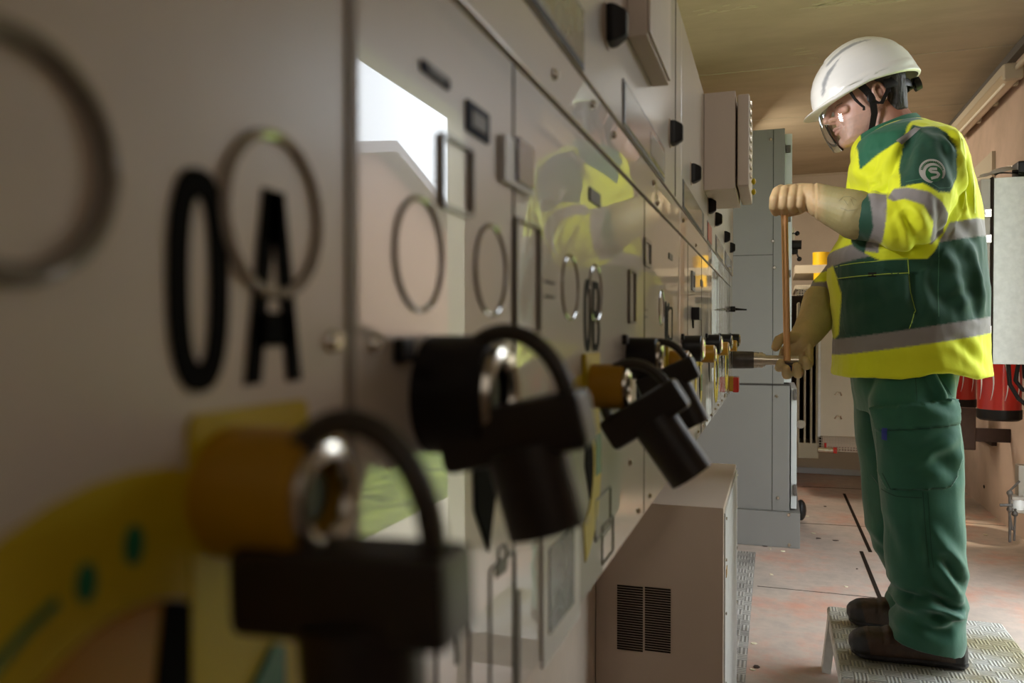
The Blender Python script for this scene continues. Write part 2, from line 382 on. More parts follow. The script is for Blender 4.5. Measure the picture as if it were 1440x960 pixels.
mbc.prism([Vector((PX,.940+a,H-.013+b)) for a,b in arc+arci],(.0006,0,0)); mbc.build('letter','letterg',unit(.94),smooth=False)
# outlined rectangles, labels and marks on the fronts
def prect(name,m,a,b,t=.0008,fr=None):
    (ya,za),(yb,zb)=P2(*a),P2(*b); z1=za; z0=zb
    if fr: return frame(unit(ya),name,m,ya,yb,min(z0,z1),max(z0,z1),fr,r=.003,t=t)
    return decal(unit(ya),name,m,rrect(ya,yb,min(z0,z1),max(z0,z1),.0012),t)
prect('outline','ring',(618,183),(662,308),fr=.0018,t=.002); prect('outline','ring',(722,303),(757,470),fr=.0018,t=.002)
prect('outline','ring',(883,378),(892,455),fr=.0022,t=.002); prect('outline','ring',(905,333),(914,378),fr=.004,t=.002)
prect('outline','line',(972,380),(976,410),fr=.006,t=.002)
for a,b in (((654,138),(686,204)),((590,82),(630,128))):
    prect('rating_label','navy',a,b,.001)
    (ya,za),(yb,zb)=P2(*a),P2(*b)
    decal(unit(ya),'label_print','line',rect(ya+(yb-ya)*.2,ya+(yb-ya)*.8,zb+(za-zb)*.25,zb+(za-zb)*.75),.0014)
prect('display_frame','white',(702,188),(742,276),.003); prect('display','bluel',(717,193),(740,268),.0045)
prect('black_square','black',(828,262),(843,292),.001); prect('black_square','black',(940,355),(945,367),.001); prect('black_square','black',(985,393),(988,404),.001)
prect('mark','line',(766,394),(779,400),.0006); prect('mark','line',(766,414),(779,420),.0006)
prect('mark','line',(906,434),(910,437),.0006); prect('mark','line',(906,444),(910,447),.0006)
prect('outline','letterg',(937,430),(945,478),fr=.003,t=.0008)
# mimic diagram low on the second unit
for a,b in (((688,800),(724,985)),((700,770),(712,800))): prect('mimic_outline','line',a,b,fr=.0012,t=.0008)
for a,b in (((697,795),(712,800)),((640,860),(646,930)),((728,830),(731,960))): prect('mimic_line','line',a,b,.0006)
prect('mimic_outline','line',(612,870),(660,985),fr=.0012,t=.0008)
prect('data_plate','white',(760,755),(812,866),.0016); prect('plate_glass','glassy',(768,770),(803,846),.0022)
prect('mimic_outline','line',(836,702),(858,738),fr=.0018,t=.001); prect('mimic_outline','line',(846,740),(862,775),fr=.0018,t=.001)
prect('mimic_line','line',(920,625),(940,628),.0006)
# indicator windows in the upper panels
for k,(y0,y1,mm) in enumerate(((.20,.50,'glassy'),(.64,.895,'glassy'),(1.085,1.42,'glassy'),(1.50,1.60,'red'),(1.72,1.97,'glassy'),(2.05,2.38,'bluel'))):
    u=unit((y0+y1)/2)
    p=MB().box(PX+.0015,PX+.0025,y0,y1,ZU+.0012,H+.205,.0004).build('window_frame','black' if k in(0,2) else 'line',u)
    MB().box(PX+.0024,PX+.0035,y0+.003,y1-(.05 if k==2 else .006),ZU+.004,H+.202,.0004).build('window_pane',mm,u)
    if k in (1,): MB().box(PX+.0034,PX+.0038,y0+.14,y1-.01,ZU+.008,H+.196).build('indicator_print','ring',u,smooth=False)
# rotary knobs along the upper panels
for y in (.577,.95,1.20,1.52,1.70,2.02,2.28):
    z=H+.2335 if y>.6 else H+.2235; x=PX+.0015; mb=MB()
    def q(x_,a,b): return [mb.bm.verts.new((x_,y+i,z+j)) for i,j in ((-a,-b),(a,-b),(a,b),(-a,b))]
    mb.loft([q(x,.009,.0135),q(x+.006,.009,.0135),q(x+.015,.0045,.009)])
    bmesh.ops.bevel(mb.bm,geom=mb.bm.edges[:],offset=.001,segments=2,affect='EDGES')
    mb.build('rotary_knob','black',unit(y))
    MB().cyl((x-.001,y,z),(x+.0012,y,z),.017,n=24).build('knob_ring','panel_s',unit(y))
# key switch blocks in the middle
y,z=P2(974,441); MB().box(PX,PX+.012,y-.02,y+.02,z-.0095,z+.0095,.001).build('selector_switch','black',unit(y)); decal(unit(y),'pointer','letter',[(y-.012,z-.006),(y+.0,z-.022),(y+.004,z-.006)],.002)
y,z=P2(1030,438)
for yy in (2.36,): 
    MB().box(PX,PX+.014,yy-.012,yy+.012,H+.058,H+.074,.002).build('selector_switch','black',unit(yy)); MB().cyl((PX+.012,yy,H+.066),(PX+.045,yy,H+.064),.004,.002,10).build('toggle','black',unit(yy))
MB().box(PX,PX+.012,2.30,2.36,H-.205+.04,H-.165+.04,.002).build('push_button','yboss',unit(2.3)); MB().box(PX+.010,PX+.026,2.30,2.36,H-.168,H-.125,.003).build('indicator_block','red',unit(2.3))
# operating bosses, yellow and black, each with a steel socket ring
def boss(y,z,r,L,m,name):
    mb=MB(); e=.0015
    mb.loft([mb.ring((PX+a,y,z),(1,0,0),b,32) for a,b in ((0,r),(L-e,r),(L-.0004,r-e),(L-.0004,r*.62),(L*.45,r*.55))],cap=False)
    mb.bm.faces.new(mb.ring((PX+L*.45,y,z),(1,0,0),r*.56,32))
    o=mb.build(name,m,unit(y))
    MB().tube([(PX+L,y+r*.70*math.cos(a),z+r*.70*math.sin(a)) for a in [2*math.pi*k/32 for k in range(32)]],r*.16,8,up=(1,0,0),closed=True).build('socket_ring','steel',o)
    mb=MB(); mb.cyl((PX+L*.5,y,z),(PX+L*.92,y,z),r*.36,n=20); mb.build('spindle','black',o)
for y in (.152,.524,.945,1.37,1.80,2.20):
    boss(y,H-.036,.0148,.025,'yboss','earth_socket'); u=unit(y)
    if y>.2: MB().box(PX,PX+.003,y-.02,y+.024,H-.056,H-.014,.001).build('socket_plate','ylabel',u)
    cy,cz=(y if y>.2 else .147)-.024,H-.090; n=40
    a0=math.radians(-78); a1=math.radians(258)
    def P(r,a): return Vector((PX,cy+r*math.cos(a),cz+r*math.sin(a)))
    mb=MB(); mb.prism([P(.063,a0+(a1-a0)*k/n) for k in range(n+1)]+[P(.037,a1-(a1-a0)*k/n) for k in range(n+1)],(.0008,0,0)); mb.build('direction_label','ylabel',u,smooth=False)
    if y<.2:
        decal(u,'direction_label','ylabel',rrect(.1385,.183,H-.10,H-.0175,.003),.0012)
        mb=MB(); mb.prism([P(.0365,math.radians(a)) for a in range(75,260,8)],(.0007,0,0)); mb.build('label_field','orange',u,smooth=False)
        mb=MB(); mb.prism([P(.0362,math.radians(a)) for a in (0,15,30,40,50,60,70,78)]+[P(.002,0)],(.0010,0,0)); mb.build('pointer','letter',u,smooth=False)
    else:
        mb=MB(); mb.prism([P(.036,math.radians(a)) for a in range(-40,70,8)]+[P(.012,math.radians(10))],(.0007,0,0)); mb.build('pointer','letter',u,smooth=False)
        decal(u,'green_mark','green_l',rect(cy+.043,cy+.060,cz-.010,cz+.018),.0012)
for (px,py,r) in ((182,765,.0026),(115,818,.0024)):
    yy,zz=P2(px,py); MB().prism(ell(yy,zz,r*.9,r*1.5),(.0014,0,0)).build('green_mark','green_l',u0,smooth=False)
cy,cz=.123,H-.090
MB().prism([Vector((PX,cy+.048*math.cos(math.radians(a)),cz+.048*math.sin(math.radians(a)))) for a in range(112,175,4)]+[Vector((PX,cy+.0462*math.cos(math.radians(a)),cz+.0462*math.sin(math.radians(a)))) for a in range(172,108,-4)],(.0014,0,0)).build('green_mark','green_l',u0,smooth=False)
decal(u0,'green_mark','green_l',[P2(335,985),P2(375,905),P2(390,905),P2(392,985)],.0024)
for y in (.268,.682,1.12,1.52,1.92,2.36):
    boss(y,H-.0225,.0215 if y<.3 else .0180,.025,'black','main_socket'); u=unit(y)
    decal(u,'pointer','letter',[(y+.038,H-.042),(y+.064,H-.042),(y+.066,H-.073),(y+.057,H-.0955),(y+.040,H-.074)],.0009)
    MB().box(PX,PX+.004,y-.034,y-.024,H-.010,H-.002,.001).build('latch','black',u)

# boxes on the upper panels
b1=empty('relay_box',(PX,.73,H+.245),'flat beige box on the upper panel beside the nearest black knob','box')
MB().box(PX+.0016,PX+.018,.661,.803,H+.245,H+.414,.001).build('case','beige',b1); MB().box(PX+.0182,PX+.0205,.664,.800,H+.248,H+.411,.0008).build('cover','panel_m',b1)
b2=empty('hinged_box',(PX,1.53,H+.247),'deep beige hinged box with wire seals standing out from the upper panels','box')
MB().box(PX+.0016,PX+.054,1.424,1.65,H+.247,H+.415,.0012).build('case','beige',b2)
MB().box(PX+.057,PX+.077,1.43,1.648,H+.252,H+.410,.003).build('door','beige',b2)
sl=MB()
for k in range(9): sl.box(PX+.077,PX+.0805,1.44,1.46,H+.268+.0155*k,H+.276+.0155*k,.001)
sl.build('hinge','steel',b2)
for z in (H+.262,H+.244): MB().sphere((PX+.084,1.45,z),.0055,12,(.7,1,1)).build('seal','ylabel',b2)
# padlocks
def padlock(y,x,z,tilt,lab,sc=1,sl=.046,sh=.0245):
    e=empty('padlock',(x,y,z),lab,'padlock','black padlocks on the operating sockets'); e.rotation_euler=(0,-math.radians(tilt),0); e.scale=(sc,)*3
    def put(o): o.parent=e; o.matrix_parent_inverse=Matrix.Identity(4); return o
    put(MB().box(-.0265,.0265,-.010,.010,-.0105,.0095,.003).build('lock_bar','lock'))
    put(MB().loft_cyl() if False else MB().cyl((0.002,0,-.006),(.0035,0,-sl),.0142,.0138,28).build('lock_body','lock'))
    mb=MB(); pts=[(-.0205,0,.004)]+[(.0 -.0205*math.cos(math.radians(a)),0,.008+sh*math.sin(math.radians(a))) for a in range(0,181,10)]+[(.0205,0,.004)]
    mb.tube(pts,.0031,12,up=(0,1,0)); put(mb.build('shackle','shackle'))
    put(MB().cyl((0.0036,0,-sl),(.0037,0,-sl-.0005),.006,n=16).build('keyway','steel'))
padlock(.147,-.0835,H-.0530,2,'nearest black padlock, hung from the yellow socket below the lettering 0A',.93,sh=.029)
padlock(.262,-.0845,H-.0335,13,'second nearest black padlock, hung from a black socket and blurred',1.0,sl=.036,sh=.026)
padlock(.522,-.0800,H-.0530,33,'black padlock hanging tilted from the yellow socket below the lettering 0B',1.08)
padlock(.682,-.0850,H-.0385,25,'farthest black padlock, half hidden behind another tilted lock',.98)

# plinth and vented cabinet under the switchgear
struct('plinth_left', MB().box(-.80,-.424,-.3,2.5,0,Z0+.02), 'panel_s')
vc=empty('vented_cabinet',(-.27,2.3,0),'beige floor cabinet with two vent grilles below the switchgear','cabinet')
MB().box(-.423,-.112,1.960,2.63,0,H-.42,.003).build('case','beige',vc)
MB().box(-.1125,-.108,1.975,2.615,.02,H-.435,.0015).build('side_panel','boxpaint',vc)
for (a,b) in (((868,821),(904,917)),((907,824),(943,919))):
    v0=UY(*a,1.96); v1=UY(*b,1.96); mb=MB(); n=26; dz=(v0.z-v1.z)/n
    for k in range(n): mb.box(v0.x,v1.x,1.9585,1.9602,v1.z+dz*k+dz*.2,v1.z+dz*k+dz*.8)
    mb.build('vent_grille','slot',vc,smooth=False)
for z in (.70,.60,.47,.30):
    for y in (1.985,2.60): MB().cyl((-.108,y,z),(-.105,y,z),.004,n=10).build('screw','steel',vc)
MB().box(-.108,-.1065,1.99,2.03,.555,.575).build('sticker','yboss',vc,smooth=False)

# operating handle held by the worker
YH=2.50
A=UY(1030,503,YH); B=UY(1112,512,YH)
oh=empty('operating_handle',A,'long steel and copper coloured crank handle gripped in both gloved hands','handle')
def lerp(a,b,t): return a+(b-a)*t
zz=(A.z+B.z)/2+.003; X0=PX
MB().cyl((X0,YH,zz),(X0+.062,YH,zz),.027,.025,24).build('socket','grimy',oh)
mb=MB()
for x in (X0+.062,X0+.076): mb.cyl((x,YH,zz),(x+.012,YH,zz),.0235,n=24)
mb.cyl((X0+.05,YH,zz),(X0+.095,YH,zz),.019,n=24); mb.build('coupling','chrome',oh)
MB().cyl((X0+.09,YH,zz),(B.x+.022,YH,zz),.0145,.0135,20).build('shaft','chrome',oh)
T0=UY(1103,296,YH-.028); T1=Vector((UY(1107,500,YH).x,YH-.026,zz))
MB().cyl(T1,T0,.0098,n=18).build('lever_rod','brass',oh)
MB().cyl((B.x-.028,YH,zz-.016),(B.x+.012,YH,zz-.03),.011,.009,16).build('end_cap',mat('blue_cap',(.01,.02,.12),.4),oh)

# ================================================================ grey cabinet beyond the row
YG=(4.28+.0)/.95
def gx(px,py,Y=None): return UY(px,py,Y or YG)
gc=empty('tall_grey_cabinet',(-.2,4.8,0),'tall grey steel cabinet standing past the end of the switchgear row','cabinet')
xr=gx(1103,400).x; zt=gx(1103,180).z; zm=gx(1100,541).z; xs=gx(1087,400).x
MB().box(-.62,xr,YG,YG+.7,zm+.004,zt,.004).build('upper_case','greycab',gc)
MB().box(-.62,xr+.03,YG,YG+.7,.19,zm-.004,.004).build('lower_case','greycab',gc)
MB().box(-.64,gx(1125,740).x,YG-.025,YG+.72,0,.19,.004).build('plinth','greycab',gc)
MB().box(gx(1103,300).x+.001,gx(1114,300).x,YG+.05,YG+.66,zm+.01,zt-.02,.003).build('door','greycab_l',gc)
MB().box(gx(1112,300).x+.006,gx(1122,300).x,YG+.03,YG+.6,.20,zm-.02,.003).build('lower_door','greycab_l',gc)
for n_,(x0,x1,z0,z1) in {'a':(xs-.0015,xs+.0015,.19,zt-.005),'b':(-.62,xs,gx(1050,359).z-.0015,gx(1050,359).z+.0015),'c':(-.62,xr+.03,zm-.004,zm+.004)}.items():
    MB().box(x0,x1,YG-.0012,YG+.001,z0,z1).build('seam','gap',gc,smooth=False)
for px,py in ((1084,196),(1087,339),(1089,376),(1092,557),(1094,700),(1109,724),(1110,766)):
    v=gx(px,py,YG-.026 if py>720 else YG); MB().cyl(v,v+Vector((0,-.006,0)),.0105,.006,14).build('bolt','steel',gc)
for py in (207,305,384):
    v=gx(1109,py); MB().box(v.x-.01,v.x+.012,YG+.035,YG+.05,v.z-.02,v.z+.02,.003).build('latch','grimy',gc)
for py in (555,690):
    v=gx(1118,py); MB().box(v.x-.008,v.x+.01,YG+.015,YG+.03,v.z-.03,v.z+.03,.003).build('latch','grimy',gc)
v=gx(1129,682); MB().sphere((v.x,YG+.3,.14),.05,12,(.6,1,1.2)).build('hinge_block','black',gc)

# ================================================================ transformer bay at the back
YT=6.0
tr=empty('transformer',(.5,YT+.5,0),'cream transformer with cooling fins standing at the far end of the room','transformer')
x0=UY(1122,450,YT).x; 
MB().box(x0-.45,x0+.18,YT+.25,YT+1.2,UY(1130,640,YT).z,1.42,.01).build('tank','slot',tr)
for px in (1123,1132,1141,1149):
    v=UY(px,500,YT); mb=MB().box(v.x-.008,v.x+.008,YT,YT+.25,UY(px,624,YT).z,UY(px,425,YT).z,.006); mb.build('cooling_fin','radiator',tr)
v0=UY(1122,622,YT); v1=UY(1151,645,YT); MB().box(v0.x,v1.x,YT,YT+.3,v1.z,v0.z,.004).build('base_rail','radiator',tr)
v=UY(1126,596,YT); MB().cyl((v.x,YT-.02,v.z),(v.x,YT,v.z),.03,n=14).build('drain_plug','steel',tr)
dp=empty('bay_cover',(.6,YT+.1,.3),'cream sheet metal cover with two dents and latches behind the worker','cover')
v0=UY(1151,613,YT+.05); v1=UY(1290,424,YT+.05)
MB().box(v0.x,v1.x,YT+.05,YT+.09,v0.z,v1.z,.008).build('sheet','cream',dp)
MB().box(v0.x-.012,v0.x+.012,YT+.02,YT+.06,v0.z,v1.z,.004).build('edge_strip','boxpaint',dp)
for py in (554,587):
    v=UY(1179,py,YT+.05); MB().tube([(v.x+a,YT+.045,v.z+b) for a,b in ((-.025,-.008),(-.01,.012),(.012,.012),(.02,-.01))],.006,8).build('latch','steel',dp)
def wiremesh(name,a,b,Y,lab):
    v0=UY(*a,Y); v1=UY(*b,Y); mb=MB(); x=v0.x
    while x<v1.x: mb.box(x,x+.004,Y,Y+.004,v1.z,v0.z); x+=.019
    z=v1.z
    while z<v0.z: mb.box(v0.x,v1.x,Y-.004,Y,z,z+.004); z+=.019
    tag(mb.build(name,'mesh',smooth=False),lab,'mesh')
wiremesh('wire_mesh',(1151,612),(1240,637),YT+.2,'strip of wire mesh under the cream cover by the floor')
wiremesh('wire_mesh',(1119,401),(1215,420),YT+.6,'strip of wire mesh above the cooling fins below the yellow rolls')
lw_=empty('drain_valve',UY(1155,631,YT),'small valve with red cap lying before the lower wire mesh','valve')
v=UY(1150,632,YT); MB().cyl(v,v+Vector((.1,0,0)),.02,n=14).build('body','steel',lw_); MB().cyl(v+Vector((.1,0,0)),v+Vector((.125,0,0)),.022,n=14).build('cap','red',lw_); MB().cyl(v+Vector((.05,0,.02)),v+Vector((.05,0,.05)),.008,n=8).build('stem','red',lw_)
# ledge, yellow rolls and black bushings
YS=7.0
v0=UY(1118,373,YS); v1=UY(1230,382,YS); tag(MB().box(v0.x,v1.x,YS,YS+.95,v1.z,v0.z,.003).build('wall_ledge','beam'),'narrow cream ledge under the upper yellow roll on the back wall','shelf')
v0=UY(1118,401,YS-.1); tag(MB().box(v0.x,1.2,YS-.1,YS+.95,v0.z-.03,v0.z,.003).build('wall_ledge','beam'),'lower cream ledge above the wire mesh under the lower yellow roll','shelf')
for px,ptop,pbot,r,lab in ((1155,355,373,.068,'upper yellow plastic roll on the ledge by the worker'),(1156,384,401,.066,'lower yellow plastic roll just under the narrow ledge')):
    Y=YS+.12 if ptop<380 else YS+.02; t=UY(px,ptop,Y); b=UY(px,pbot,Y); mb=MB()
    mb.loft([mb.ring((t.x,Y,z),(0,0,1),rr,28) for z,rr in ((b.z,r),(t.z,r),(t.z,r*.7),(b.z+.02,r*.65))]); tag(mb.build('yellow_roll','yroll'),lab,'roll')
bu=empty('cable_fitting',UY(1118,350,5.2),'black cable connector pair with bulb tips beside the grey cabinet door','connector')
for a,b,r in (((1112,344),(1127,344),.028),((1112,353),(1122,353),.02)):
    p,q_=UY(*a,5.2),UY(*b,5.2); MB().cyl(p,q_,r,n=18).build('connector','black',bu)
for a,b in (((1114,328),(1121,328)),((1119,353),(1124,364))):
    p,q_=UY(*a,5.2),UY(*b,5.2); MB().tube([p,q_],.005,8).build('wire','grimy',bu); MB().sphere(q_,.015,12).build('bulb','black',bu)
v0=UY(1110,320,5.3); v1=UY(1117,357,5.3); MB().box(v0.x,v1.x,5.3,5.4,v1.z,v0.z,.003).build('mount','beam',bu)
v=UY(1128,414,6.9); gg=empty('pressure_gauge',v,'small round gauge above the cooling fins','gauge'); MB().cyl(v+Vector((0,-.05,0)),v,.045,n=20).build('dial','steel',gg); MB().cyl(v+Vector((0,-.053,0)),v+Vector((0,-.049,0)),.036,n=20).build('face','grimy',gg)

# ================================================================ right wall
eb=empty('electrical_box',(1.15,4.5,1.0),'pale wall mounted electrical box behind the worker with papers on top','electrical box')
YE=4.37; v0=UY(1396,512,YE); v1=UY(1396,250,YE)
MB().box(v0.x,XR,YE,YE+.26,v0.z,v1.z,.004).build('case','boxpaint',eb)
MB().box(v0.x-.012,v0.x-.001,YE-.003,YE+.262,v0.z-.004,v1.z+.004,.002).build('gasket','slot',eb)
MB().box(v0.x-.055,v0.x-.012,YE+.004,YE+.258,v0.z+.002,v1.z-.002,.004).build('door','boxside',eb)
for py in (300,336,464): 
    v=UY(1387,py,YE); mb=MB().box(v.x-.012,v.x+.02,YE-.014,YE+.006,v.z-.02,v.z+.02,.003); mb.cyl((v.x,YE-.02,v.z),(v.x,YE-.01,v.z),.008,n=10); mb.build('latch','steel',eb)
random.seed(7)
for k,(a,b,c,d) in enumerate((((1380,250),(1412,236),(1452,243),(1450,250)),((1384,249),(1405,240),(1450,247),(1440,251)),((1400,247),(1420,234),(1462,240),(1450,248)))):
    pts=[UY(*p,YE+.03*k) for p in (a,b,c)]; mb=MB(); n=8; top=[];
    for i in range(n+1):
        t=i/n; p=pts[0]*(1-t)**2+pts[1]*2*t*(1-t)+pts[2]*t*t
        p.z=max(p.z,v1.z+.004+.003*k); top.append((mb.bm.verts.new(p),mb.bm.verts.new(p+Vector((.02,.2,.035+.01*k)))))
    for i in range(n): mb.bm.faces.new((top[i][0],top[i+1][0],top[i+1][1],top[i][1]))
    tag(mb.build('paper_sheet','paper'),'curled sheet of paper lying on top of the electrical box','paper',group='papers on the electrical box')
v=UY(1437,246,YE+.1); tag(MB().box(v.x-.03,v.x+.05,YE+.05,YE+.16,v1.z+.012,v1.z+.085,.01).build('black_tool','black'),'small black item on the papers over the electrical box','tool')
for k,pp in enumerate((((1418,512),(1420,540),(1432,560),(1450,575)),((1432,512),(1428,535),(1438,548),(1455,552)),((1440,512),(1441,530),(1450,540),(1458,545)))):
    tag(MB().tube([UY(*p,YE+.10+.03*k) for p in pp],.010,10).build('black_cable','black'),'black cable drooping from under the electrical box','cable',group='cables below the electrical box')
def extinguisher(px,pb,Y,lab,r=.105):
    c=UY(px,pb,Y); e=empty('fire_extinguisher',(c.x,Y,c.z),lab,'fire extinguisher'); z=c.z; mb=MB()
    prof=((z+.02,r*.96),(z+.05,r),(z+.42,r),(z+.47,r*.88),(z+.51,r*.45),(z+.54,r*.3)); mb.loft([mb.ring((c.x,Y,a),(0,0,1),b,36) for a,b in prof]); mb.build('cylinder','red',e)
    mb=MB(); mb.loft([mb.ring((c.x,Y,a),(0,0,1),b,36) for a,b in ((z,r*.9),(z+.01,r*1.02),(z+.055,r*1.03),(z+.06,r))]); mb.build('base_cap','black',e)
    MB().box(c.x-.03,c.x+.03,Y-.02,Y+.02,z+.54,z+.59,.006).build('valve_head','black',e)
    MB().tube([(c.x+.03,Y,z+.57),(c.x+.09,Y-.03,z+.54),(c.x+r+.02,Y-.04,z+.42)],.011,8).build('hose','black',e)
    for k in range(5):
        a0=math.radians(192+36*k); pts=[]
        for i in range(9):
            t=i/8; a=a0+.32*math.sin(t*math.pi*.75)-.1*t; pts.append((c.x+(r+.001)*math.cos(a),Y+(r+.001)*math.sin(a),z+.35-.24*t))
        MB().tube(pts,[.0008+.0028*math.sin(math.pi*i/8) for i in range(9)],6).build('white_stripe','white',e)
extinguisher(1405,590,4.90,'red fire extinguisher with white curved stripes under the electrical box')
extinguisher(1345,573,5.75,'red fire extinguisher half hidden behind the legs of the worker',.11)
v0=UY(1349,632,5.3); v1=UY(1373,573,5.3); bp=empty('wall_bracket',v0,'dark brown bracket plate on the right wall below the extinguishers','bracket')
MB().box(v0.x,v1.x,5.3,5.315,v0.z,v1.z,.006).build('plate','brown',bp); MB().box(v1.x-.005,XR,5.31,5.33,v0.z+.05,v0.z+.13,.003).build('arm','brown',bp)
mb=MB(); pts=[UX(1370,604,1.30),UX(1398,615,1.30),UX(1398,627,1.30),UX(1370,612,1.30)]; mb.prism([Vector((XR-.03,p.y,p.z)) for p in pts],(.029,0,0)); tag(mb.build('wooden_batten','brown',smooth=False),'short brown batten fixed to the right wall beside the bracket','batten')
mb=MB(); pts=[UX(1400,212,XR),UX(1400,300,XR),UX(1368,300,XR),UX(1368,242,XR)]; mb.prism([Vector((XR-.02,p.y,p.z)) for p in pts],(.019,0,0)); tag(mb.build('wall_board','beam',smooth=False),'pale plywood board on the right wall behind the shoulder of the worker','board')
# fluorescent batten light
wl=empty('batten_light',(1.25,5.1,2.6),'dusty fluorescent batten light in the corner of ceiling and right wall','light fixture')
La=Vector((1.245,5.05,2.585)); Lb=Vector((1.245,6.5,2.585))
mb=MB(); mb.box(La.x-.045,La.x+.04,La.y,Lb.y,La.z-.01,La.z+.05,.008); mb.build('housing','beam',wl)
mb=MB(); mb.loft([mb.ring((La.x,y,La.z-.015),(0,1,0),r,20,r2=r*.8) for y,r in ((La.y+.01,.03),(La.y+.04,.048),(Lb.y-.04,.048),(Lb.y-.01,.03))]); mb.build('diffuser','lamp',wl)
MB().cyl((La.x-.03,La.y+.05,La.z-.052),(La.x-.03,Lb.y-.05,La.z-.052),.007,n=10).build('tube','tube',wl)
for k in range(4):
    y=La.y+.08+.42*k; MB().box(La.x+.03,La.x+.052,y,y+.04,La.z-.05,La.z-.01,.004).build('clip','beam',wl)
MB().box(La.x-.045,La.x+.05,La.y-.03,La.y+.02,La.z-.045,La.z+.045,.012).build('end_cap','beam',wl)
cn=MB().tube([(1.262,5.03,2.60),(1.262,4.5,2.60),(1.262,3.0,2.60)],.016,12); tag(cn.build('conduit','beam'),'pale conduit running from the batten light along the ceiling corner','conduit')
tag(MB().cyl((1.262,4.70,2.60),(1.262,4.66,2.60),.021,n=14).build('conduit_clamp','black'),'dark clamp around the pale conduit near the batten light','clamp')
# low lever mechanism on the wall
YM=4.3; lm=empty('lever_mechanism',UY(1425,765,YM),'grimy lever linkage and socket low on the right wall','mechanism')
v0=UY(1432,700,YM); v1=UY(1450,655,YM); MB().box(v0.x,XR,YM,YM+.06,v0.z,v1.z,.004).build('outlet_box','boxside',lm)
for a,b,r in (((1420,690),(1420,762),.006),((1428,715),(1426,760),.005),((1420,690),(1434,676),.005),((1406,710),(1424,710),.007),((1418,715),(1424,745),.005)):
    MB().tube([UY(*a,YM-.03),UY(*b,YM-.03)],r,8).build('link_rod','grimy',lm)
for p in ((1420,693),(1420,716),(1427,722)): MB().sphere(UY(*p,YM-.03),.014,10).build('joint','grimy',lm)
for py in (699,717):
    v=UY(1424,py,YM); MB().box(v.x-.01,XR,YM-.03,YM+.05,v.z-.008,v.z+.008,.003).build('clamp_plate','boxside',lm)
v=UY(1432,708,YM); MB().cyl((v.x,YM,v.z-.025),(v.x,YM,v.z+.025),.03,n=16).build('insulator','white',lm)
v=UZ(1425,764,0); MB().box(v.x-.08,XR-.005,YM-.12,YM+.1,.0,.006).build('floor_plate','slot',lm,smooth=False)
tag(MB().sphere((XR,UX(1384,684,XR).y,UX(1384,684,XR).z),.012,10,(.4,1.4,1)).build('wall_bolt','slot'),'dark bolt hole in the lower right wall','bolt')

# ================================================================ step stool
st=empty('step_stool',(.44,2.66,0),'pale step stool with patterned tread on which the worker stands','step stool')
X0,X1,Y0,Y1,ZT=.177,.705,2.33,2.93,.212
mb=MB(); mb.box(X0,X1,Y0,Y1,ZT-.03,ZT,.010); mb.build('tread','tread',st)
fr=MB()
def leg(xa,xb,ya,yb):
    m_=MB(); sgn=-1 if xa<.4 else 1
    m_.loft([[m_.bm.verts.new(p) for p in ((xa+sgn*.02,ya-.0,0),(xb+sgn*.02,ya,0),(xb+sgn*.02,yb,0),(xa+sgn*.02,yb,0))],[m_.bm.verts.new(p) for p in ((xa,ya,ZT-.028),(xb,ya,ZT-.028),(xb,yb,ZT-.028),(xa,yb,ZT-.028))]]); m_.build('leg','boxpaint',st,smooth=False)
for xa in (X0+.002,X1-.03):
    for ya in (Y0+.004,Y1-.06): leg(xa,xa+.028,ya,ya+.055)
for y in (Y0+.004,Y1-.014): MB().box(X0+.03,X1-.03,y,y+.01,ZT-.10,ZT-.028,.003).build('apron','boxpaint',st)
for x in (X0+.004,X1-.012): MB().box(x,x+.008,Y0+.05,Y1-.05,ZT-.07,ZT-.028,.003).build('side_apron','boxpaint',st)
# ================================================================ the worker
from mathutils.bvhtree import BVHTree
YC = 2.63
def inpoly(x,z,P):
    c=False; n=len(P); j=n-1
    for i in range(n):
        xi,zi=P[i]; xj,zj=P[j]
        if (zi>z)!=(zj>z) and x<(xj-xi)*(z-zi)/(zj-zi)+xi: c=not c
        j=i
    return c
def pxz(pts,Y): return [(lambda v:(v.x,v.z))(UY(a,b,Y)) for a,b in pts]
def segd(x,z,a,b):
    dx,dz=b[0]-a[0],b[1]-a[1]; t=max(0,min(1,((x-a[0])*dx+(z-a[1])*dz)/(dx*dx+dz*dz+1e-12)))
    return math.hypot(x-a[0]-t*dx,z-a[1]-t*dz),t
def remesh(me, vox, smooth=6, fac=.5):
    o=bpy.data.objects.new('tmp',me); COL.objects.link(o)
    r=o.modifiers.new('r','REMESH'); r.mode='VOXEL'; r.voxel_size=vox; r.use_smooth_shade=True
    if smooth: s=o.modifiers.new('s','SMOOTH'); s.iterations=smooth; s.factor=fac
    dg=bpy.context.evaluated_depsgraph_get(); dg.update()
    out=bpy.data.meshes.new_from_object(o.evaluated_get(dg)); bpy.data.objects.remove(o)
    out.materials.clear(); out.polygons.foreach_set('use_smooth',[True]*len(out.polygons)); return out
def paint(me,fn,jit=.0011):
    a=me.color_attributes.new('Col','FLOAT_COLOR','POINT')
    for i,v in enumerate(me.vertices):
        c=[0,0,0]
        J=((-jit,-jit),(jit,-jit),(-jit,jit),(jit,jit)) if jit else ((0,0),)
        for dx,dz in J:
            q=fn(v.co+Vector((dx,0,dz)),v.normal)
            c[0]+=q[0]; c[1]+=q[1]; c[2]+=q[2]
        k=len(J); a.data[i].color=(c[0]/k,c[1]/k,c[2]/k,1)
def displace(me,fn):
    N=[v.normal.copy() for v in me.vertices]; C=[v.co.copy() for v in me.vertices]
    for v,n,c in zip(me.vertices,N,C): v.co=c+n*fn(c,n)
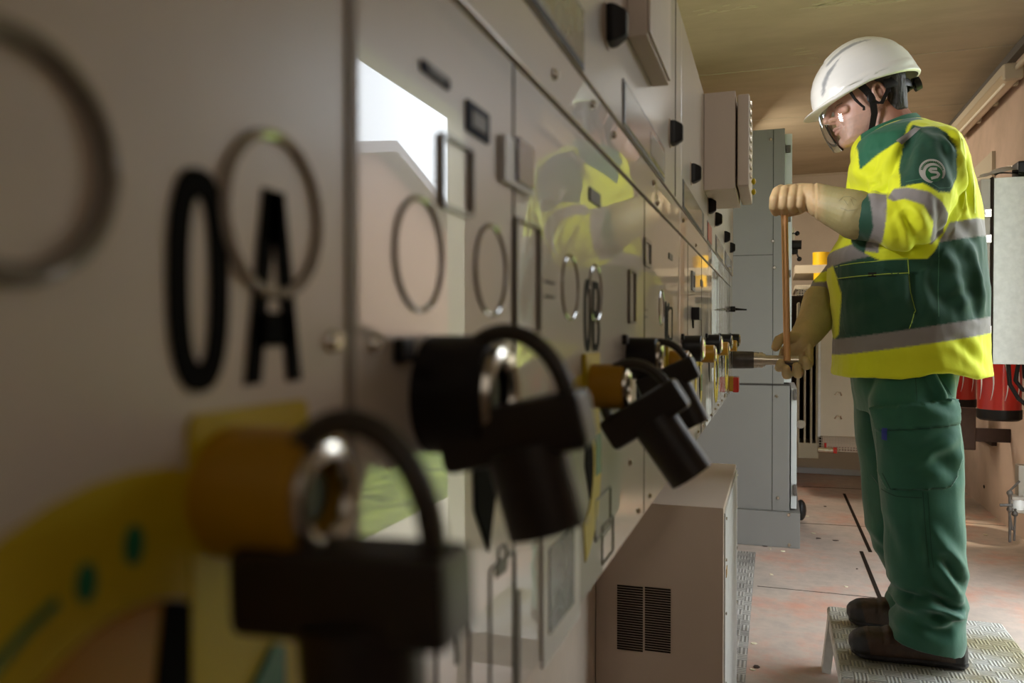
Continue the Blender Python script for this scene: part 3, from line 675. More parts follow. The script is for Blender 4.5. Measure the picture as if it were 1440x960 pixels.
def superring(mb,c,A,B,n=40,e=2.3):
    A=Vector(A);B=Vector(B);o=[]
    for k in range(n):
        t=2*math.pi*k/n; a,b=math.cos(t),math.sin(t)
        o.append(mb.bm.verts.new(c+A*math.copysign(abs(a)**(2/e),a)+B*math.copysign(abs(b)**(2/e),b)))
    return o
def pxrings(mb,rows,Y,n=40,e=2.3):
    R=[]
    for r in rows:
        if len(r)==4: F,B=UY(r[1],r[0],Y),UY(r[2],r[0],Y); b=r[3]
        else: F,B=UY(r[0],r[1],Y),UY(r[2],r[3],Y); b=r[4]
        R.append(superring(mb,(F+B)/2,(B-F)/2,(0,b,0),n,e))
    return mb.loft(R)
def limb(mb,pts,n=24,balls=True):
    P=[UY(a,b,y) for a,b,y,r in pts]; R=[p[3] for p in pts]
    Q=[];q=[]
    for i in range(len(P)-1):
        for t in (0,.25,.5,.75): Q.append(P[i].lerp(P[i+1],t)); q.append(R[i]*(1-t)+R[i+1]*t)
    Q.append(P[-1]); q.append(R[-1])
    for i in range(len(Q)-1):
        mb.cyl(Q[i],Q[i+1],q[i],q[i+1],n)
        if 0<i and balls: mb.sphere(Q[i],q[i],n//2+4)
    return P,R
def fold(x,z,F):
    s=0
    for a,b,w,amp in F:
        d,t=segd(x,z,a,b); e=math.sin(math.pi*min(1,max(0,t*.9+.05)))**.5
        s+=amp*e*(math.exp(-(d/w)**2)-.55*math.exp(-((d-w*1.7)/w)**2))
    return s
def creases(L,Y): return [(pxz([a],Y)[0],pxz([b],Y)[0],w*.002,amp*.001) for a,b,w,amp in L]
def n3(c,s,sc=(1,1,1)): return noise.noise(Vector((c.x*s*sc[0],c.y*s*sc[1],c.z*s*sc[2])))
person=empty('person',(.42,YC,.212),'worker in white helmet and yellow and green safety jacket turning the crank handle','person')

GR2=(.008,.115,.055); YEL=(.75,.80,.008); GRN=(.005,.060,.030); GRY=(.25,.225,.215)
# ---- jacket -------------------------------------------------------------
mb=MB()
pxrings(mb,[(176,1268,1300,.07),(184,1240,1322,.12),(193,1222,1338,.165),(206,1205,1350,.20),(228,1196,1361,.222),(262,1193,1369,.23),(300,1191,1374,.232),(338,1180,1378,.235),(362,1166,1380,.238),(395,1164,1382,.238),(430,1169,1384,.238),(475,1173,1387,.236),(505,1172,1389,.236),(526,1170,1391,.236)],YC,e=2.35)
limb(mb,[(1312,212,2.475,.080),(1308,232,2.445,.088),(1300,268,2.405,.085),(1288,302,2.375,.078),(1272,316,2.365,.068),(1250,308,2.385,.066),(1228,306,2.40,.064),(1212,305,2.41,.061)])
limb(mb,[(1275,225,2.78,.085),(1235,300,2.83,.075),(1205,372,2.83,.066),(1178,398,2.77,.060),(1160,413,2.745,.057)])
jm=remesh(mb.mesh(),.0042,5)
ARM=[UY(*p) for p in ((1312,205,2.47),(1300,272,2.405),(1274,330,2.365),(1214,305,2.41))]
FARM=[UY(*p) for p in ((1235,300,2.83),(1205,372,2.83),(1160,413,2.745))]
def dline(c,L):
    best=9
    for a,b in zip(L,L[1:]):
        d=b-a; t=max(0,min(1,(c-a).dot(d)/d.length_squared)); best=min(best,(c-a-d*t).length)
    return best
JF=creases([((1262,300),(1275,318),7,-5),((1278,300),(1312,345),8,5),((1268,312),(1290,355),6,-4.5),((1250,300),(1262,345),5,-3),((1310,285),(1322,335),5,-3),
  ((1285,185),(1268,245),7,-5),((1270,190),(1240,240),8,4),((1235,215),(1215,275),7,-5),((1255,250),(1225,268),6,3),((1300,185),(1318,200),8,3),
  ((1320,200),(1345,270),6,-3),((1357,190),(1372,300),5,-6),((1345,180),(1362,290),4,4),((1330,180),(1352,215),5,-4)],2.38)
TF=creases([((1345,350),(1372,440),8,-5),((1368,345),(1385,440),5,4),((1300,390),(1345,440),11,-4),((1280,360),(1285,440),7,-6),((1300,350),(1360,380),9,3),((1320,430),(1375,400),8,-3),
  ((1195,400),(1260,440),12,-3),((1205,450),(1270,415),10,3),((1230,375),(1240,450),9,-2.5),((1340,300),(1375,340),9,-3.5),((1200,500),(1330,492),9,2.5),((1345,480),(1385,515),8,-4),((1195,240),(1240,300),10,-4),((1205,220),(1235,262),8,4)],2.42)
FLAP=pxz([(1177,369),(1276,361),(1277,386),(1180,391)],2.41); POCK=pxz([(1177,372),(1276,366),(1279,410),(1286,437),(1279,460),(1185,470)],2.41)
def jdisp(c,n):
    near=c.y<2.62; a=dline(c,ARM); arm=near and a<.108
    s=.006*n3(c,6)+.0045*n3(c,15,(1,1,.5))+.006*(.5-abs(n3(c,9,(1.5,1,.6))))+.002*(.5-abs(n3(c,30,(1,1,.5))))
    if near:
        s+=1.7*fold(c.x,c.z,JF)*(1 if a<.14 else .8 if c.z>1.33 else 0)
        if not arm:
            s+=1.8*fold(c.x,c.z,TF)
            if c.y<2.5:
                if inpoly(c.x,c.z,FLAP): s+=.0075
                elif inpoly(c.x,c.z,POCK): s+=.0040
    else: s+=.004*n3(c,12,(1,1,2))
    return s
displace(jm,jdisp)
xn_,zn_=pxz([(1330,520)],2.42)[0]
for v in jm.vertices:      # the hem rises at the side vent
    if v.co.z<zn_+.10 and v.co.y<2.66: v.co.z+=.020*math.exp(-((v.co.x-xn_)/.055)**2)*min(1,max(0,(zn_+.10-v.co.z)/.09))
YA=2.335
pGREEN=pxz([(1288,168),(1300,171),(1318,172),(1334,184),(1344,207),(1343,252),(1330,275),(1312,277),(1290,264),(1262,268),(1264,238),(1270,212),(1272,200),(1280,182)],2.39)
pBAND=pxz([(1248,278),(1258,264),(1272,264),(1303,272),(1322,284),(1334,300),(1334,322),(1315,341),(1309,336),(1310,313),(1295,291),(1270,281),(1255,284)],YA)
pCUFFG=pxz([(1248,272),(1222,268),(1205,345),(1240,352)],YA)
pCUFFN=pxz([(1221,255),(1190,250),(1180,356),(1219,358),(1228,320)],YA)
def ln(a,b,Y=2.42):
    (x0,z0),(x1,z1)=pxz([a,b],Y); return lambda x:z0+(z1-z0)*(x-x0)/(x1-x0)
b1t,b1b=ln((1172,347),(1380,304)),ln((1172,370),(1380,330))
b2t,b2b=ln((1175,478),(1384,447)),ln((1177,501),(1386,471))
xf1=pxz([(1176,400)],2.5)[0][0]
plk=pxz([(1150,366),(1171,366),(1183,414),(1181,470),(1174,480),(1150,480)],2.50)
pleat_fold=[pxz(p,2.40) for p in ([(1297,168),(1340,178),(1353,198),(1357,230),(1354,262),(1345,290)],)]
epau=pxz([(1257,204),(1281,184),(1287,187),(1264,206)],2.5)
zel=pxz([(1280,361)],2.33)[0][1]
pCOL=pxz([(1207,190),(1290,158),(1302,171),(1290,184),(1256,209),(1226,226),(1208,241)],2.50)
def jcol(c,n):
    x,z=c.x,c.z; a=dline(c,ARM)
    if dline(c,FARM)<.105 and c.y>2.66 and x<.30 and z<1.31:
        e=UY(1160,413,2.745); d=(c-e).length
        return GRY if d<.085 else YEL
    if c.y<2.60 and a<.118 and (a<.090 or c.y<2.385):
        if inpoly(x,z,pCUFFN) : return GRN
        if inpoly(x,z,pCUFFG): return GRY
        if inpoly(x,z,pBAND): return GRY
        if inpoly(x,z,pGREEN): return GRN
        if c.z<zel: return GRN if c.z<b1b(x) else GRY
        return YEL
    if z<b2b(x): return YEL
    if z<b2t(x): return GRY
    if z<b1b(x):
        if x<xf1+.03 and inpoly(x,z,plk): return YEL
        return GRN
    if z<b1t(x): return GRY
    if c.y<2.7 and inpoly(x,z,pGREEN): return GRN
    if c.y<2.62 and inpoly(x,z,pCOL): return GR2
    return YEL
paint(jm,jcol)
M['jacket']=mat('jacket_cloth',(.5,.5,.5),.75,attr=True,bump=.10,bscale=35,noise_amt=.05,nscale=12)
M['jacket'].node_tree.nodes['Principled BSDF'].inputs['Sheen Weight'].default_value=.15
jacket=link('jacket',jm,'jacket',person)
jb=BVHTree.FromPolygons([v.co[:] for v in jm.vertices],[p.vertices[:] for p in jm.polygons])
def conform(name,polys,Y,m,par,off=.0012,bvh=None,step=.0025):
    """thin cloth or print pieces laid onto the near surface; polys in pixels at depth Y"""
    mb=MB(); bvh=bvh or jb
    for P in polys:
        f=mb.bm.faces.new([mb.bm.verts.new((x,0,z)) for x,z in pxz(P,Y)])
    bmesh.ops.triangulate(mb.bm,faces=mb.bm.faces[:])
    for _ in range(5):
        es=[e for e in mb.bm.edges if e.calc_length()>step]
        if not es: break
        bmesh.ops.subdivide_edges(mb.bm,edges=es,cuts=1,use_grid_fill=True)
        bmesh.ops.triangulate(mb.bm,faces=mb.bm.faces[:])
    for v in mb.bm.verts:
        h=bvh.ray_cast(Vector((v.co.x,2.0,v.co.z)),Vector((0,1,0)))
        v.co.y=(h[0].y if h[0] is not None else 2.45)-off
    return mb.build(name,m,par)
def strip(pts,w):
    L=[];R=[]
    for i,p in enumerate(pts):
        a=pts[max(i-1,0)];b=pts[min(i+1,len(pts)-1)]; dx,dy=b[0]-a[0],b[1]-a[1]; l=math.hypot(dx,dy) or 1
        L.append((p[0]-dy/l*w/2,p[1]+dx/l*w/2)); R.append((p[0]+dy/l*w/2,p[1]-dx/l*w/2))
    return L+R[::-1]
def strips(pts,w): return [strip([a,b],w) for a,b in zip(pts,pts[1:])]
M['stitch']=mat('stitching',(.35,.50,.06),.6)
M['stitchg']=mat('stitching_green',(.05,.17,.09),.6)
conform('stitching',strips([(1181,389),(1277,384)],1.2)+strips([(1275,364),(1279,410),(1286,437),(1284,440),(1277,462)],1.2)+strips([(1178,371),(1275,364)],1.2),2.41,'stitch',jacket)
conform('pleat_fold',sum([strips(p,2.2) for p in ([(1336,176),(1352,196),(1358,230),(1357,262),(1350,296)],[(1350,178),(1366,205),(1371,250),(1371,300)])],[]),2.45,mat('pleat_fold',(.95,1,.12),.5),jacket)  # folds of the back pleats, their bright ridges put in as paler yellow strips
conform('stitching',strips([(1320,341),(1319,445)],1.1)+strips([(1268,262),(1290,259),(1312,272),(1328,270),(1338,254)],.9),2.40,'stitchg',jacket)
conform('reflective_strip',[[(1255,205),(1283,184),(1290,187),(1263,211)]],2.48,mat('reflective_grey',(.25,.23,.22),.6),jacket)
conform('pocket_snap',[[(1221,383),(1232,383),(1232,389),(1221,389)]],2.41,'black',jacket)
# sleeve emblem: pale round badge with a bold S
def circ(cx,cy,r,a0=0,a1=360,n=28): return [(cx+r*math.cos(math.radians(a0+(a1-a0)*k/n)),cy+r*math.sin(math.radians(a0+(a1-a0)*k/n))) for k in range(n+1 if a1-a0<360 else n)]
M['badge']=mat('badge_print',(.42,.40,.36),.6); M['badgeg']=mat('badge_green',(.008,.10,.03),.6)
ex,ey=1310,242; YBD=2.335
conform('emblem',[circ(ex,ey-.5,18.5,100,395)+[(ex+8,ey+10)]],YBD,'badge',jacket,off=.0016)
conform('emblem_disc',[circ(ex+2,ey+3.5,12.2)],YBD,'badgeg',jacket,off=.0024)
Sp=[(ex+6.5,ey-3.4),(ex-2,ey-3.6),(ex-4,ey-1.2),(ex-2,ey+1.2),(ex+6,ey+2),(ex+8.5,ey+4.8),(ex+6,ey+8.4),(ex-3,ey+11)]
conform('emblem_letter',strips(Sp,4.0)+[circ(p[0],p[1],2.0,n=10) for p in Sp[1:-1]],YBD,'badge',jacket,off=.0032,step=.0015)
tk=[]
for a in range(195,352,9):
    c,s=math.cos(math.radians(a)),math.sin(math.radians(a)); tk.append([(ex+c*13.8-s*.8,ey+1+s*13.8+c*.8),(ex+c*16.4-s*.8,ey+.3+s*16.4+c*.8),(ex+c*16.4+s*.8,ey+.3+s*16.4-c*.8),(ex+c*13.8+s*.8,ey+1+s*13.8-c*.8)])
conform('emblem_print',tk,YBD,'badgeg',jacket,off=.0026)
# collar: a turned up shell round the neck
mb=MB(); R=[]
for (fx,fy,bx,by,b) in ((1200,246,1330,205,.135),(1196,228,1312,188,.118),(1196,212,1298,172,.100),(1201,197,1289,161,.083),(1204,194,1287,160,.079),(1212,199,1280,168,.070),(1222,225,1278,195,.066)):
    F,B=UY(fx,fy,YC),UY(bx,by,YC); R.append(superring(mb,(F+B)/2,(B-F)/2,(0,b,0),64,2.1))
mb.loft(R,cap=False); cm=mb.mesh(smooth=True,sharp=70)
displace(cm,lambda c,n: .003*n3(c,16))
xfr=UY(1211,215,2.56).x
sub=bpy.data.objects.new('t',cm); COL.objects.link(sub); sm=sub.modifiers.new('s','SUBSURF'); sm.levels=2; dg=bpy.context.evaluated_depsgraph_get(); dg.update(); cm2=bpy.data.meshes.new_from_object(sub.evaluated_get(dg)); bpy.data.objects.remove(sub)
paint(cm2,lambda c,n: YEL if c.x<xfr+.0 else GR2,0)
link('collar',cm2,'jacket',person)

# ---- trousers -----------------------------------------------------------
mb=MB()
pxrings(mb,[(480,1192,1352,.17),(520,1195,1345,.185),(548,1199,1340,.19),(575,1205,1338,.18)],YC)
pxrings(mb,[(520,1230,1338,.085),(560,1222,1340,.105),(600,1226,1349,.110),(640,1231,1353,.108),(680,1236,1356,.104),(730,1240,1356,.099),(775,1244,1357,.096),(805,1247,1361,.096),(830,1253,1356,.094),(852,1256,1362,.098),(872,1252,1356,.097),(1252,890,1355,918,.098)],2.50)
pxrings(mb,[(520,1205,1325,.09),(560,1201,1325,.1),(600,1204,1320,.1),(650,1208,1316,.1),(700,1213,1312,.1),(742,1218,1312,.098),(770,1229,1314,.095),(800,1248,1318,.09),(820,1255,1320,.09),(838,1246,1322,.09),(1243,850,1322,872,.092)],2.77)
tm=remesh(mb.mesh(),.0045,5)
LF=creases([((1318,795),(1352,846),7,7),((1330,785),(1358,828),6,-6),((1300,832),(1352,862),5,-8),((1290,846),(1355,872),5,8),((1262,838),(1300,846),6,-6),((1268,852),(1310,858),7,6),((1256,866),(1330,893),8,-5),((1315,880),(1352,868),6,5),
  ((1310,745),(1352,800),9,4),((1305,630),(1345,670),10,-4),((1285,650),(1340,615),8,4),((1262,612),(1300,650),10,-3),((1300,560),(1335,575),8,-4),((1322,512),(1340,565),6,-6),((1305,515),(1328,560),5,5),((1240,540),(1260,600),10,-3),((1250,740),(1262,790),8,-3),((1290,700),(1298,800),5,2)],2.40)
FF=creases([((1212,748),(1250,782),7,-5),((1240,795),(1262,825),6,5),((1205,640),(1235,740),12,-3)],2.70)
CP=pxz([(1236,577),(1347,564),(1350,640),(1347,672),(1336,686),(1254,690),(1243,668)],2.39); CFL=pxz([(1233,575),(1346,562),(1347,598),(1240,606)],2.39)
def tdisp(c,n):
    s=.006*n3(c,6,(1,1,.5))+.004*n3(c,15,(1,1,.6))+.005*(.5-abs(n3(c,9,(1.5,1,.45))))
    if c.y<2.60:
        s+=2.0*fold(c.x,c.z,LF)
        if c.y<2.52:
            if inpoly(c.x,c.z,CFL): s+=.017
            elif inpoly(c.x,c.z,CP): s+=.012
    else: s+=fold(c.x,c.z,FF)
    zz=c.z-.212
    if zz<.16: s+=.004*math.sin(zz*95+5*n3(c,6))*(1-zz/.16)
    return s
displace(tm,tdisp)
M['trouser']=mat('trouser_cloth',(.012,.115,.062),.72,noise_amt=.12,nscale=10,bump=.12,bscale=30)
M['trouser'].node_tree.nodes['Principled BSDF'].inputs['Sheen Weight'].default_value=.25
trousers=link('trousers',tm,'trouser',person)
tb=BVHTree.FromPolygons([v.co[:] for v in tm.vertices],[p.vertices[:] for p in tm.polygons])
M['seam']=mat('trouser_seam',(.006,.06,.033),.7)
conform('seam',strips([(1240,695),(1300,699),(1302,960)],1.3) if False else strips([(1242,694),(1262,700),(1297,700)],1.5)+strips([(1298,692),(1304,760),(1308,800)],1.2)+strips([(1305,692),(1310,760),(1314,800)],1.0),2.39,'seam',trousers,bvh=tb)
conform('seam',strips([(1286,520),(1287,562)],1.2)+strips([(1310,512),(1340,556)],1.4),2.42,'seam',trousers,bvh=tb)
conform('pocket_seam',strips([(1240,606),(1347,598)],1.6)+strips([(1243,668),(1254,690),(1336,686),(1348,670)],1.4),2.39,'seam',trousers,bvh=tb,off=.002)
conform('brand_tab',[[(1241,602),(1248,602),(1248,620),(1241,619)]],2.39,mat('blue_tab',(.015,.03,.25),.5),trousers,bvh=tb,off=.004)

# ---- boots --------------------------------------------------------------
def boot(px,py,Y,name,yaw):
    toe=UY(px,py,Y); z0=.2125; mb=MB(); R=[]
    st_=((0,.056,.034,.014),(.010,.068,.016,.030),(.030,.080,.006,.043),(.06,.087,.001,.050),(.10,.092,0,.050),(.14,.103,0,.044),(.185,.122,0,.040),(.235,.130,0,.040),(.285,.118,0,.039),(.310,.098,0,.034),(.322,.070,.008,.020))
    for d,zt,zb,hw in st_:
        c=Vector((d,0,(zt+zb)/2)); R.append(superring(mb,c,(0,hw,0),(0,0,(zt-zb)/2),32,2.9))
    mb.loft(R); me=remesh(mb.mesh(),.0034,4)
    def bd(c,n):
        s=.0008*n3(c,40)
        if c.z<.019: s+=.0035
        if .019<=c.z<.024: s-=.001
        if c.x<.055: s+=.0015
        if .09<c.x<.15 and c.z>.06: s+=.0018*math.sin(c.x*190)
        return s
    displace(me,bd)
    BR=(.060,.028,.014); BK=(.016,.012,.012)
    paint(me,lambda c,n: BK if (c.z<.024 or (c.x<.05+.25*(.05-c.z)) or (c.x>.285 and c.z<.08) ) else BR,0)
    a=me.attributes
    o=link(name,me,M['bootm'],None)
    o.matrix_world=Matrix.Translation((toe.x,Y,z0))@Matrix.Rotation(yaw,4,'Z')@Matrix.Diagonal((.945,1,.95,1)); bpy.context.view_layer.update()
    o.parent=person; o.matrix_parent_inverse=WI(person)
M['bootm']=mat('boot_leather',(.1,.05,.03),.45,attr=True,noise_amt=.35,nscale=35,bump=.15,bscale=90)
boot(1194,905,2.50,'boot',0); boot(1191,868,2.77,'boot',-.04)

# ---- gloves -------------------------------------------------------------
GC=(.52,.38,.17)
M['glove']=mat('rubber_glove',(.50,.37,.17),.6,attr=True,noise_amt=.12,nscale=18)
M['glove'].node_tree.nodes['Principled BSDF'].inputs['Subsurface Weight'].default_value=.12
def glove(parts,fingers,vox=.0026,rot=None):
    mb=MB(); 
    for p in parts: limb(mb,p,28)
    for f in fingers:
        P,R=limb(mb,f,14); mb.sphere(P[-1],R[-1],12)
    me=remesh(mb.mesh(),vox,2); return me
# near hand closed over the top of the lever
fing=[]
for k,xk in enumerate((1094,1105.5,1117,1128)):
    w=.0142 if k<3 else .0132; dz=(3,0,0,0)[k]
    fing.append([(xk+5,266,2.487,w*1.15),(xk-1,267+dz,2.458,w*1.08),(xk-5+k,279,2.437,w),(xk-6+k,291-k,2.440,w*.96),(xk-3+k,298-k*1.5,2.458,w*.9)])
fing.append([(1136,286,2.50,.019),(1122,295,2.512,.0155),(1106,299,2.51,.0135),(1096,297,2.497,.012)])
gm=glove([[(1208,304,2.41,.0675),(1202,301,2.413,.0665),(1180,293,2.435,.059),(1160,285,2.452,.050),(1150,280,2.462,.0445),(1140,278,2.468,.0405),(1126,276,2.482,.0385),(1110,275,2.492,.033),(1097,276,2.493,.028)]],fing)
displace(gm,lambda c,n:.0016*n3(c,16)+.0018*max(0,n3(c,38,(1,1,.5)))-.002*math.exp(-((c-UY(1146,280,2.41)).x/.004)**2)+.0015*math.exp(-((c-UY(1150,280,2.41)).x/.004)**2))
xw=UY(1146,280,2.42).x
def gcol(c,n):
    t=min(1,max(0,(c.x-xw)/.03)); a=(.56,.38,.19); b=(.36,.30,.13); return tuple(a[i]*(1-t)+b[i]*t for i in range(3))
paint(gm,gcol,0); g1=link('glove',gm,'glove',person)
gb=BVHTree.FromPolygons([v.co[:] for v in gm.vertices],[p.vertices[:] for p in gm.polygons])
conform('glove_stamp',strips([(1180,282),(1186,276),(1196,276),(1204,282)],.8)+strips([(1182,292),(1192,297),(1203,296)],.8)+strips([(1187,280),(1192,289)],.8)+strips([(1196,279),(1200,290)],.8),2.36,mat('stamp_ink',(.22,.19,.09),.5),g1,bvh=gb,off=.0008,step=.004)
# far hand under the end of the shaft
f2=[[(1136,488,2.565,0.0168),(1137,500,2.545,0.0140),(1137,512,2.515,0.0134),(1134,514,2.488,0.0132),(1132,506,2.470,0.0123)],
    [(1127,494,2.565,0.0168),(1125,514,2.548,0.0140),(1123,526,2.518,0.0134),(1121,525,2.488,0.0132),(1120,515,2.470,0.0123)],
    [(1116,494,2.565,0.0168),(1112,514,2.548,0.0140),(1108,527,2.518,0.0134),(1106,527,2.490,0.0132),(1105,518,2.470,0.0123)],
    [(1105,490,2.562,0.0168),(1100,506,2.545,0.0134),(1096,517,2.518,0.0129),(1095,517,2.492,0.0123),(1098,510,2.474,0.0118)],
    [(1120,476,2.565,0.0202),(1106,474,2.535,0.0174),(1096,478,2.510,0.0151),(1091,488,2.495,0.0134)]]
gm2=glove([[(1159,424,2.742,.066),(1155,432,2.727,.063),(1148,448,2.68,.054),(1138,464,2.64,.047),(1130,475,2.607,.042),(1122,486,2.575,.037),(1114,492,2.568,.031)]],f2)
displace(gm2,lambda c,n:.0016*n3(c,16)+.0018*max(0,n3(c,38,(1,1,.5))))
def gcol2(c,n):
    t=min(1,max(0,(c.x-.09)/.06)); a=(.56,.42,.20); b=(.38,.34,.13); return tuple(a[i]*(1-t)+b[i]*t for i in range(3))
paint(gm2,gcol2,0); link('glove',gm2,'glove',person)

# ---- head ---------------------------------------------------------------
HO=UY(1222,146,YC)
def frame_(deg,O):
    a=math.radians(deg); F=Vector((-math.cos(a),0,-math.sin(a))); U=Vector((-math.sin(a),0,math.cos(a))); Sd=Vector((0,-1,0))
    return (lambda f,s,u:O+F*f+Sd*s+U*u),F,U,Sd
W,Fh,Uh,Sh=frame_(19,HO)
def wl(c): d=c-HO; return d.dot(Fh),d.dot(Sh),d.dot(Uh)
mb=MB(); R=[]
for u,ff,fb,hw in ((-.104,.086,.03,.020),(-.096,.103,.012,.034),(-.083,.111,-.01,.045),(-.065,.108,-.045,.054),(-.045,.106,-.065,.0605),(-.028,.105,-.080,.065),(-.01,.103,-.092,.069),(.01,.100,-.102,.072),(.028,.097,-.108,.075),(.048,.101,-.112,.0765),(.07,.102,-.113,.077),(.10,.091,-.108,.073),(.125,.065,-.09,.060),(.14,.03,-.05,.035)):
    c=W((ff+fb)/2,0,u); n=48; ring=[]
    for k in range(n):
        t=2*math.pi*k/n; ca,sa=math.cos(t),math.sin(t); e=2.25
        ring.append(mb.bm.verts.new(c+Fh*((ff-fb)/2*math.copysign(abs(ca)**(2/e),ca))+Sh*(hw*math.copysign(abs(sa)**(2/2.15),sa)*(1-.10*max(0,ca)))))
    R.append(ring)
mb.loft(R)
def wtube(pts,rs,n=14):
    P=[W(*p) for p in pts]
    for a,b,ra,rb in zip(P,P[1:],rs,rs[1:]): mb.cyl(a,b,ra,rb,n); mb.sphere(a,ra,12)
    mb.sphere(P[-1],rs[-1],12)
wtube([(.090,0,.046),(.108,0,.025),(.122,0,.008),(.127,0,-.001)],[.008,.0095,.0105,.0115])
wtube([(.120,0,-.006),(.108,0,-.014)],[.010,.008])
for s in (-1,1):
    wtube([(.112,s*.012,-.006),(.100,s*.016,-.010)],[.0075,.007])
    wtube([(.093,s*.012,.052),(.092,s*.030,.055),(.078,s*.046,.050)],[.009,.0085,.007])        # brow
    wtube([(.080,s*.038,.003),(.072,s*.050,.000)],[.014,.012])                                   # cheek
    mb.sphere(W(.083,s*.031,.028),.0125,14)                                                      # eyelid
    # ear
    pts=[(-.022+.016*math.cos(a)*1.0,s*(.080+.006*math.cos(a)),.004+.027*math.sin(a)) for a in [math.radians(q) for q in range(-60,241,25)]]
    wtube(pts,[.0052]*len(pts),10); mb.sphere(W(-.018,s*.076,.0),.017,12,(.8,.35,1.1)); wtube([(-.012,s*.078,-.020),(-.010,s*.077,-.026)],[.007,.006])
wtube([(.104,-.018,-.038),(.112,-.008,-.036),(.114,0,-.0365),(.112,.008,-.036),(.104,.018,-.038)],[.004,.0055,.006,.0055,.004])
wtube([(.103,-.016,-.046),(.110,-.007,-.048),(.112,0,-.0485),(.110,.007,-.048),(.103,.016,-.046)],[.004,.006,.0065,.006,.004])
wtube([(.098,0,-.082)],[.019])
# neck, then trunk and limbs inside the clothes
def cap(a,b,ra,rb): mb.cyl(a,b,ra,rb,24); mb.sphere(a,ra,16); mb.sphere(b,rb,16)
nk=UY(1272,205,YC)
cap(W(-.025,0,-.045),nk,.063,.066)
hm=remesh(mb.mesh(),.0021,2)
def hd(c,n):
    f,s,u=wl(c); r=0
    if f>.04:
        for sd in (-1,1):
            d2=((s-sd*.031)/.016)**2+((u-.033)/.010)**2; r-=.0055*math.exp(-d2)
            d2=((s-sd*.031)/.013)**2+((u-.0235)/.0022)**2; r-=.0018*math.exp(-d2)
            dd,_=segd(s*sd,u,(.018,-.010),(.032,-.040)); r-=.0022*math.exp(-(dd/.004)**2)     # nasolabial fold
            dd,_=segd(s*sd,u,(.018,.012),(.040,.008)); r-=.0012*math.exp(-(dd/.003)**2)
        r-=.0022*math.exp(-((u+.0422)/.0018)**2)*math.exp(-(s/.020)**2)
        r-=.003*math.exp(-((u+.062)/.006)**2)*math.exp(-(s/.02)**2)
    return r+.0005*n3(c,60)
displace(hm,hd)
def hc(c,n):
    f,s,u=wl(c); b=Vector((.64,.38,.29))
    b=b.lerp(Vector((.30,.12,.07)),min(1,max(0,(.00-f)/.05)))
    k=math.exp(-(((abs(s)-.04)/.02)**2+((u+.0)/.022)**2))*(f>.03); b=b.lerp(Vector((.60,.24,.18)),.5*k)
    if f>.09: b=b.lerp(Vector((.50,.20,.17)),math.exp(-((u+.042)/.009)**2)*math.exp(-(s/.022)**2)*.8)
    if f>.05:
        for sd in (-1,1):
            q,_=segd(s*sd,u,(.018,.0235),(.044,.0235)); b=b.lerp(Vector((.06,.03,.02)),math.exp(-(q/.0016)**2)*.9)
            q,_=segd(s*sd,u,(.014,.054),(.045,.055)); b=b.lerp(Vector((.22,.14,.09)),math.exp(-(q/.004)**2)*.55)
    if u<-.03 and f>.0: b=b.lerp(Vector((.40,.27,.22)),.25+.25*n3(c,120))
    return b
paint(hm,hc,0)
# the rest of the body, coarser, joined to the same mesh
hb=bmesh.new(); hb.from_mesh(hm); cl=hb.verts.layers.float_color['Col']
mb=MB()
def J(*p): return UY(*p)
sh1,sh2=J(1312,222,2.455),J(1275,228,2.79); pel=J(1275,500,YC); ch=J(1275,290,YC)
cap(nk,ch,.065,.13); cap(ch,pel,.135,.14); cap(sh1,sh2,.05,.05)
cap(sh1,J(1278,328,2.37),.045,.036); cap(J(1278,328,2.37),J(1160,284,2.452),.036,.026)
cap(sh2,J(1208,370,2.825),.045,.036); cap(J(1208,370,2.825),J(1135,468,2.625),.036,.026)
for hp,kn,an in ((J(1285,520,2.53),J(1292,700,2.50),J(1310,880,2.50)),(J(1270,520,2.73),J(1262,690,2.77),J(1290,840,2.77))):
    cap(hp,kn,.075,.052); cap(kn,an,.05,.034)
bm_=remesh(mb.mesh(),.012,3); k0=len(hb.verts); hb.from_mesh(bm_); hb.verts.ensure_lookup_table()
for v in hb.verts[k0:]: v[cl]=(.34,.14,.085,1)
hb.to_mesh(hm); hb.free(); hm.polygons.foreach_set('use_smooth',[True]*len(hm.polygons))
M['skin']=mat('skin',(.5,.3,.2),.42,attr=True,bump=.05,bscale=260)
M['skin'].node_tree.nodes['Principled BSDF'].inputs['Subsurface Weight'].default_value=.15
M['skin'].node_tree.nodes['Principled BSDF'].inputs['Subsurface Radius'].default_value=(.01,.004,.002)
link('body',hm,'skin',person)
# hair: short greying cap behind the ear
mb=MB(); R=[]
for u,fb,ff,hw in ((-.062,-.088,-.035,.058),(-.045,-.094,-.03,.066),(-.01,-.103,-.032,.0745),(.02,-.112,-.020,.079),(.05,-.117,.02,.081),(.09,-.115,.03,.079),(.12,-.10,.02,.066)):
    c=W((ff+fb)/2,0,u); R.append(superring(mb,c,Fh*((ff-fb)/2),Sh*hw,40,2.6))
mb.loft(R); hr=remesh(mb.mesh(),.004,3); displace(hr,lambda c,n:.002*n3(c,90,(1,1,.3))+.0015*n3(c,40))
M['hair']=mat('hair',(.012,.009,.007),.6,dark=(.05,.042,.035),nscale=60,bump=.5,bscale=160,stretch=(1,1,.35))
link('hair',hr,'hair',person)

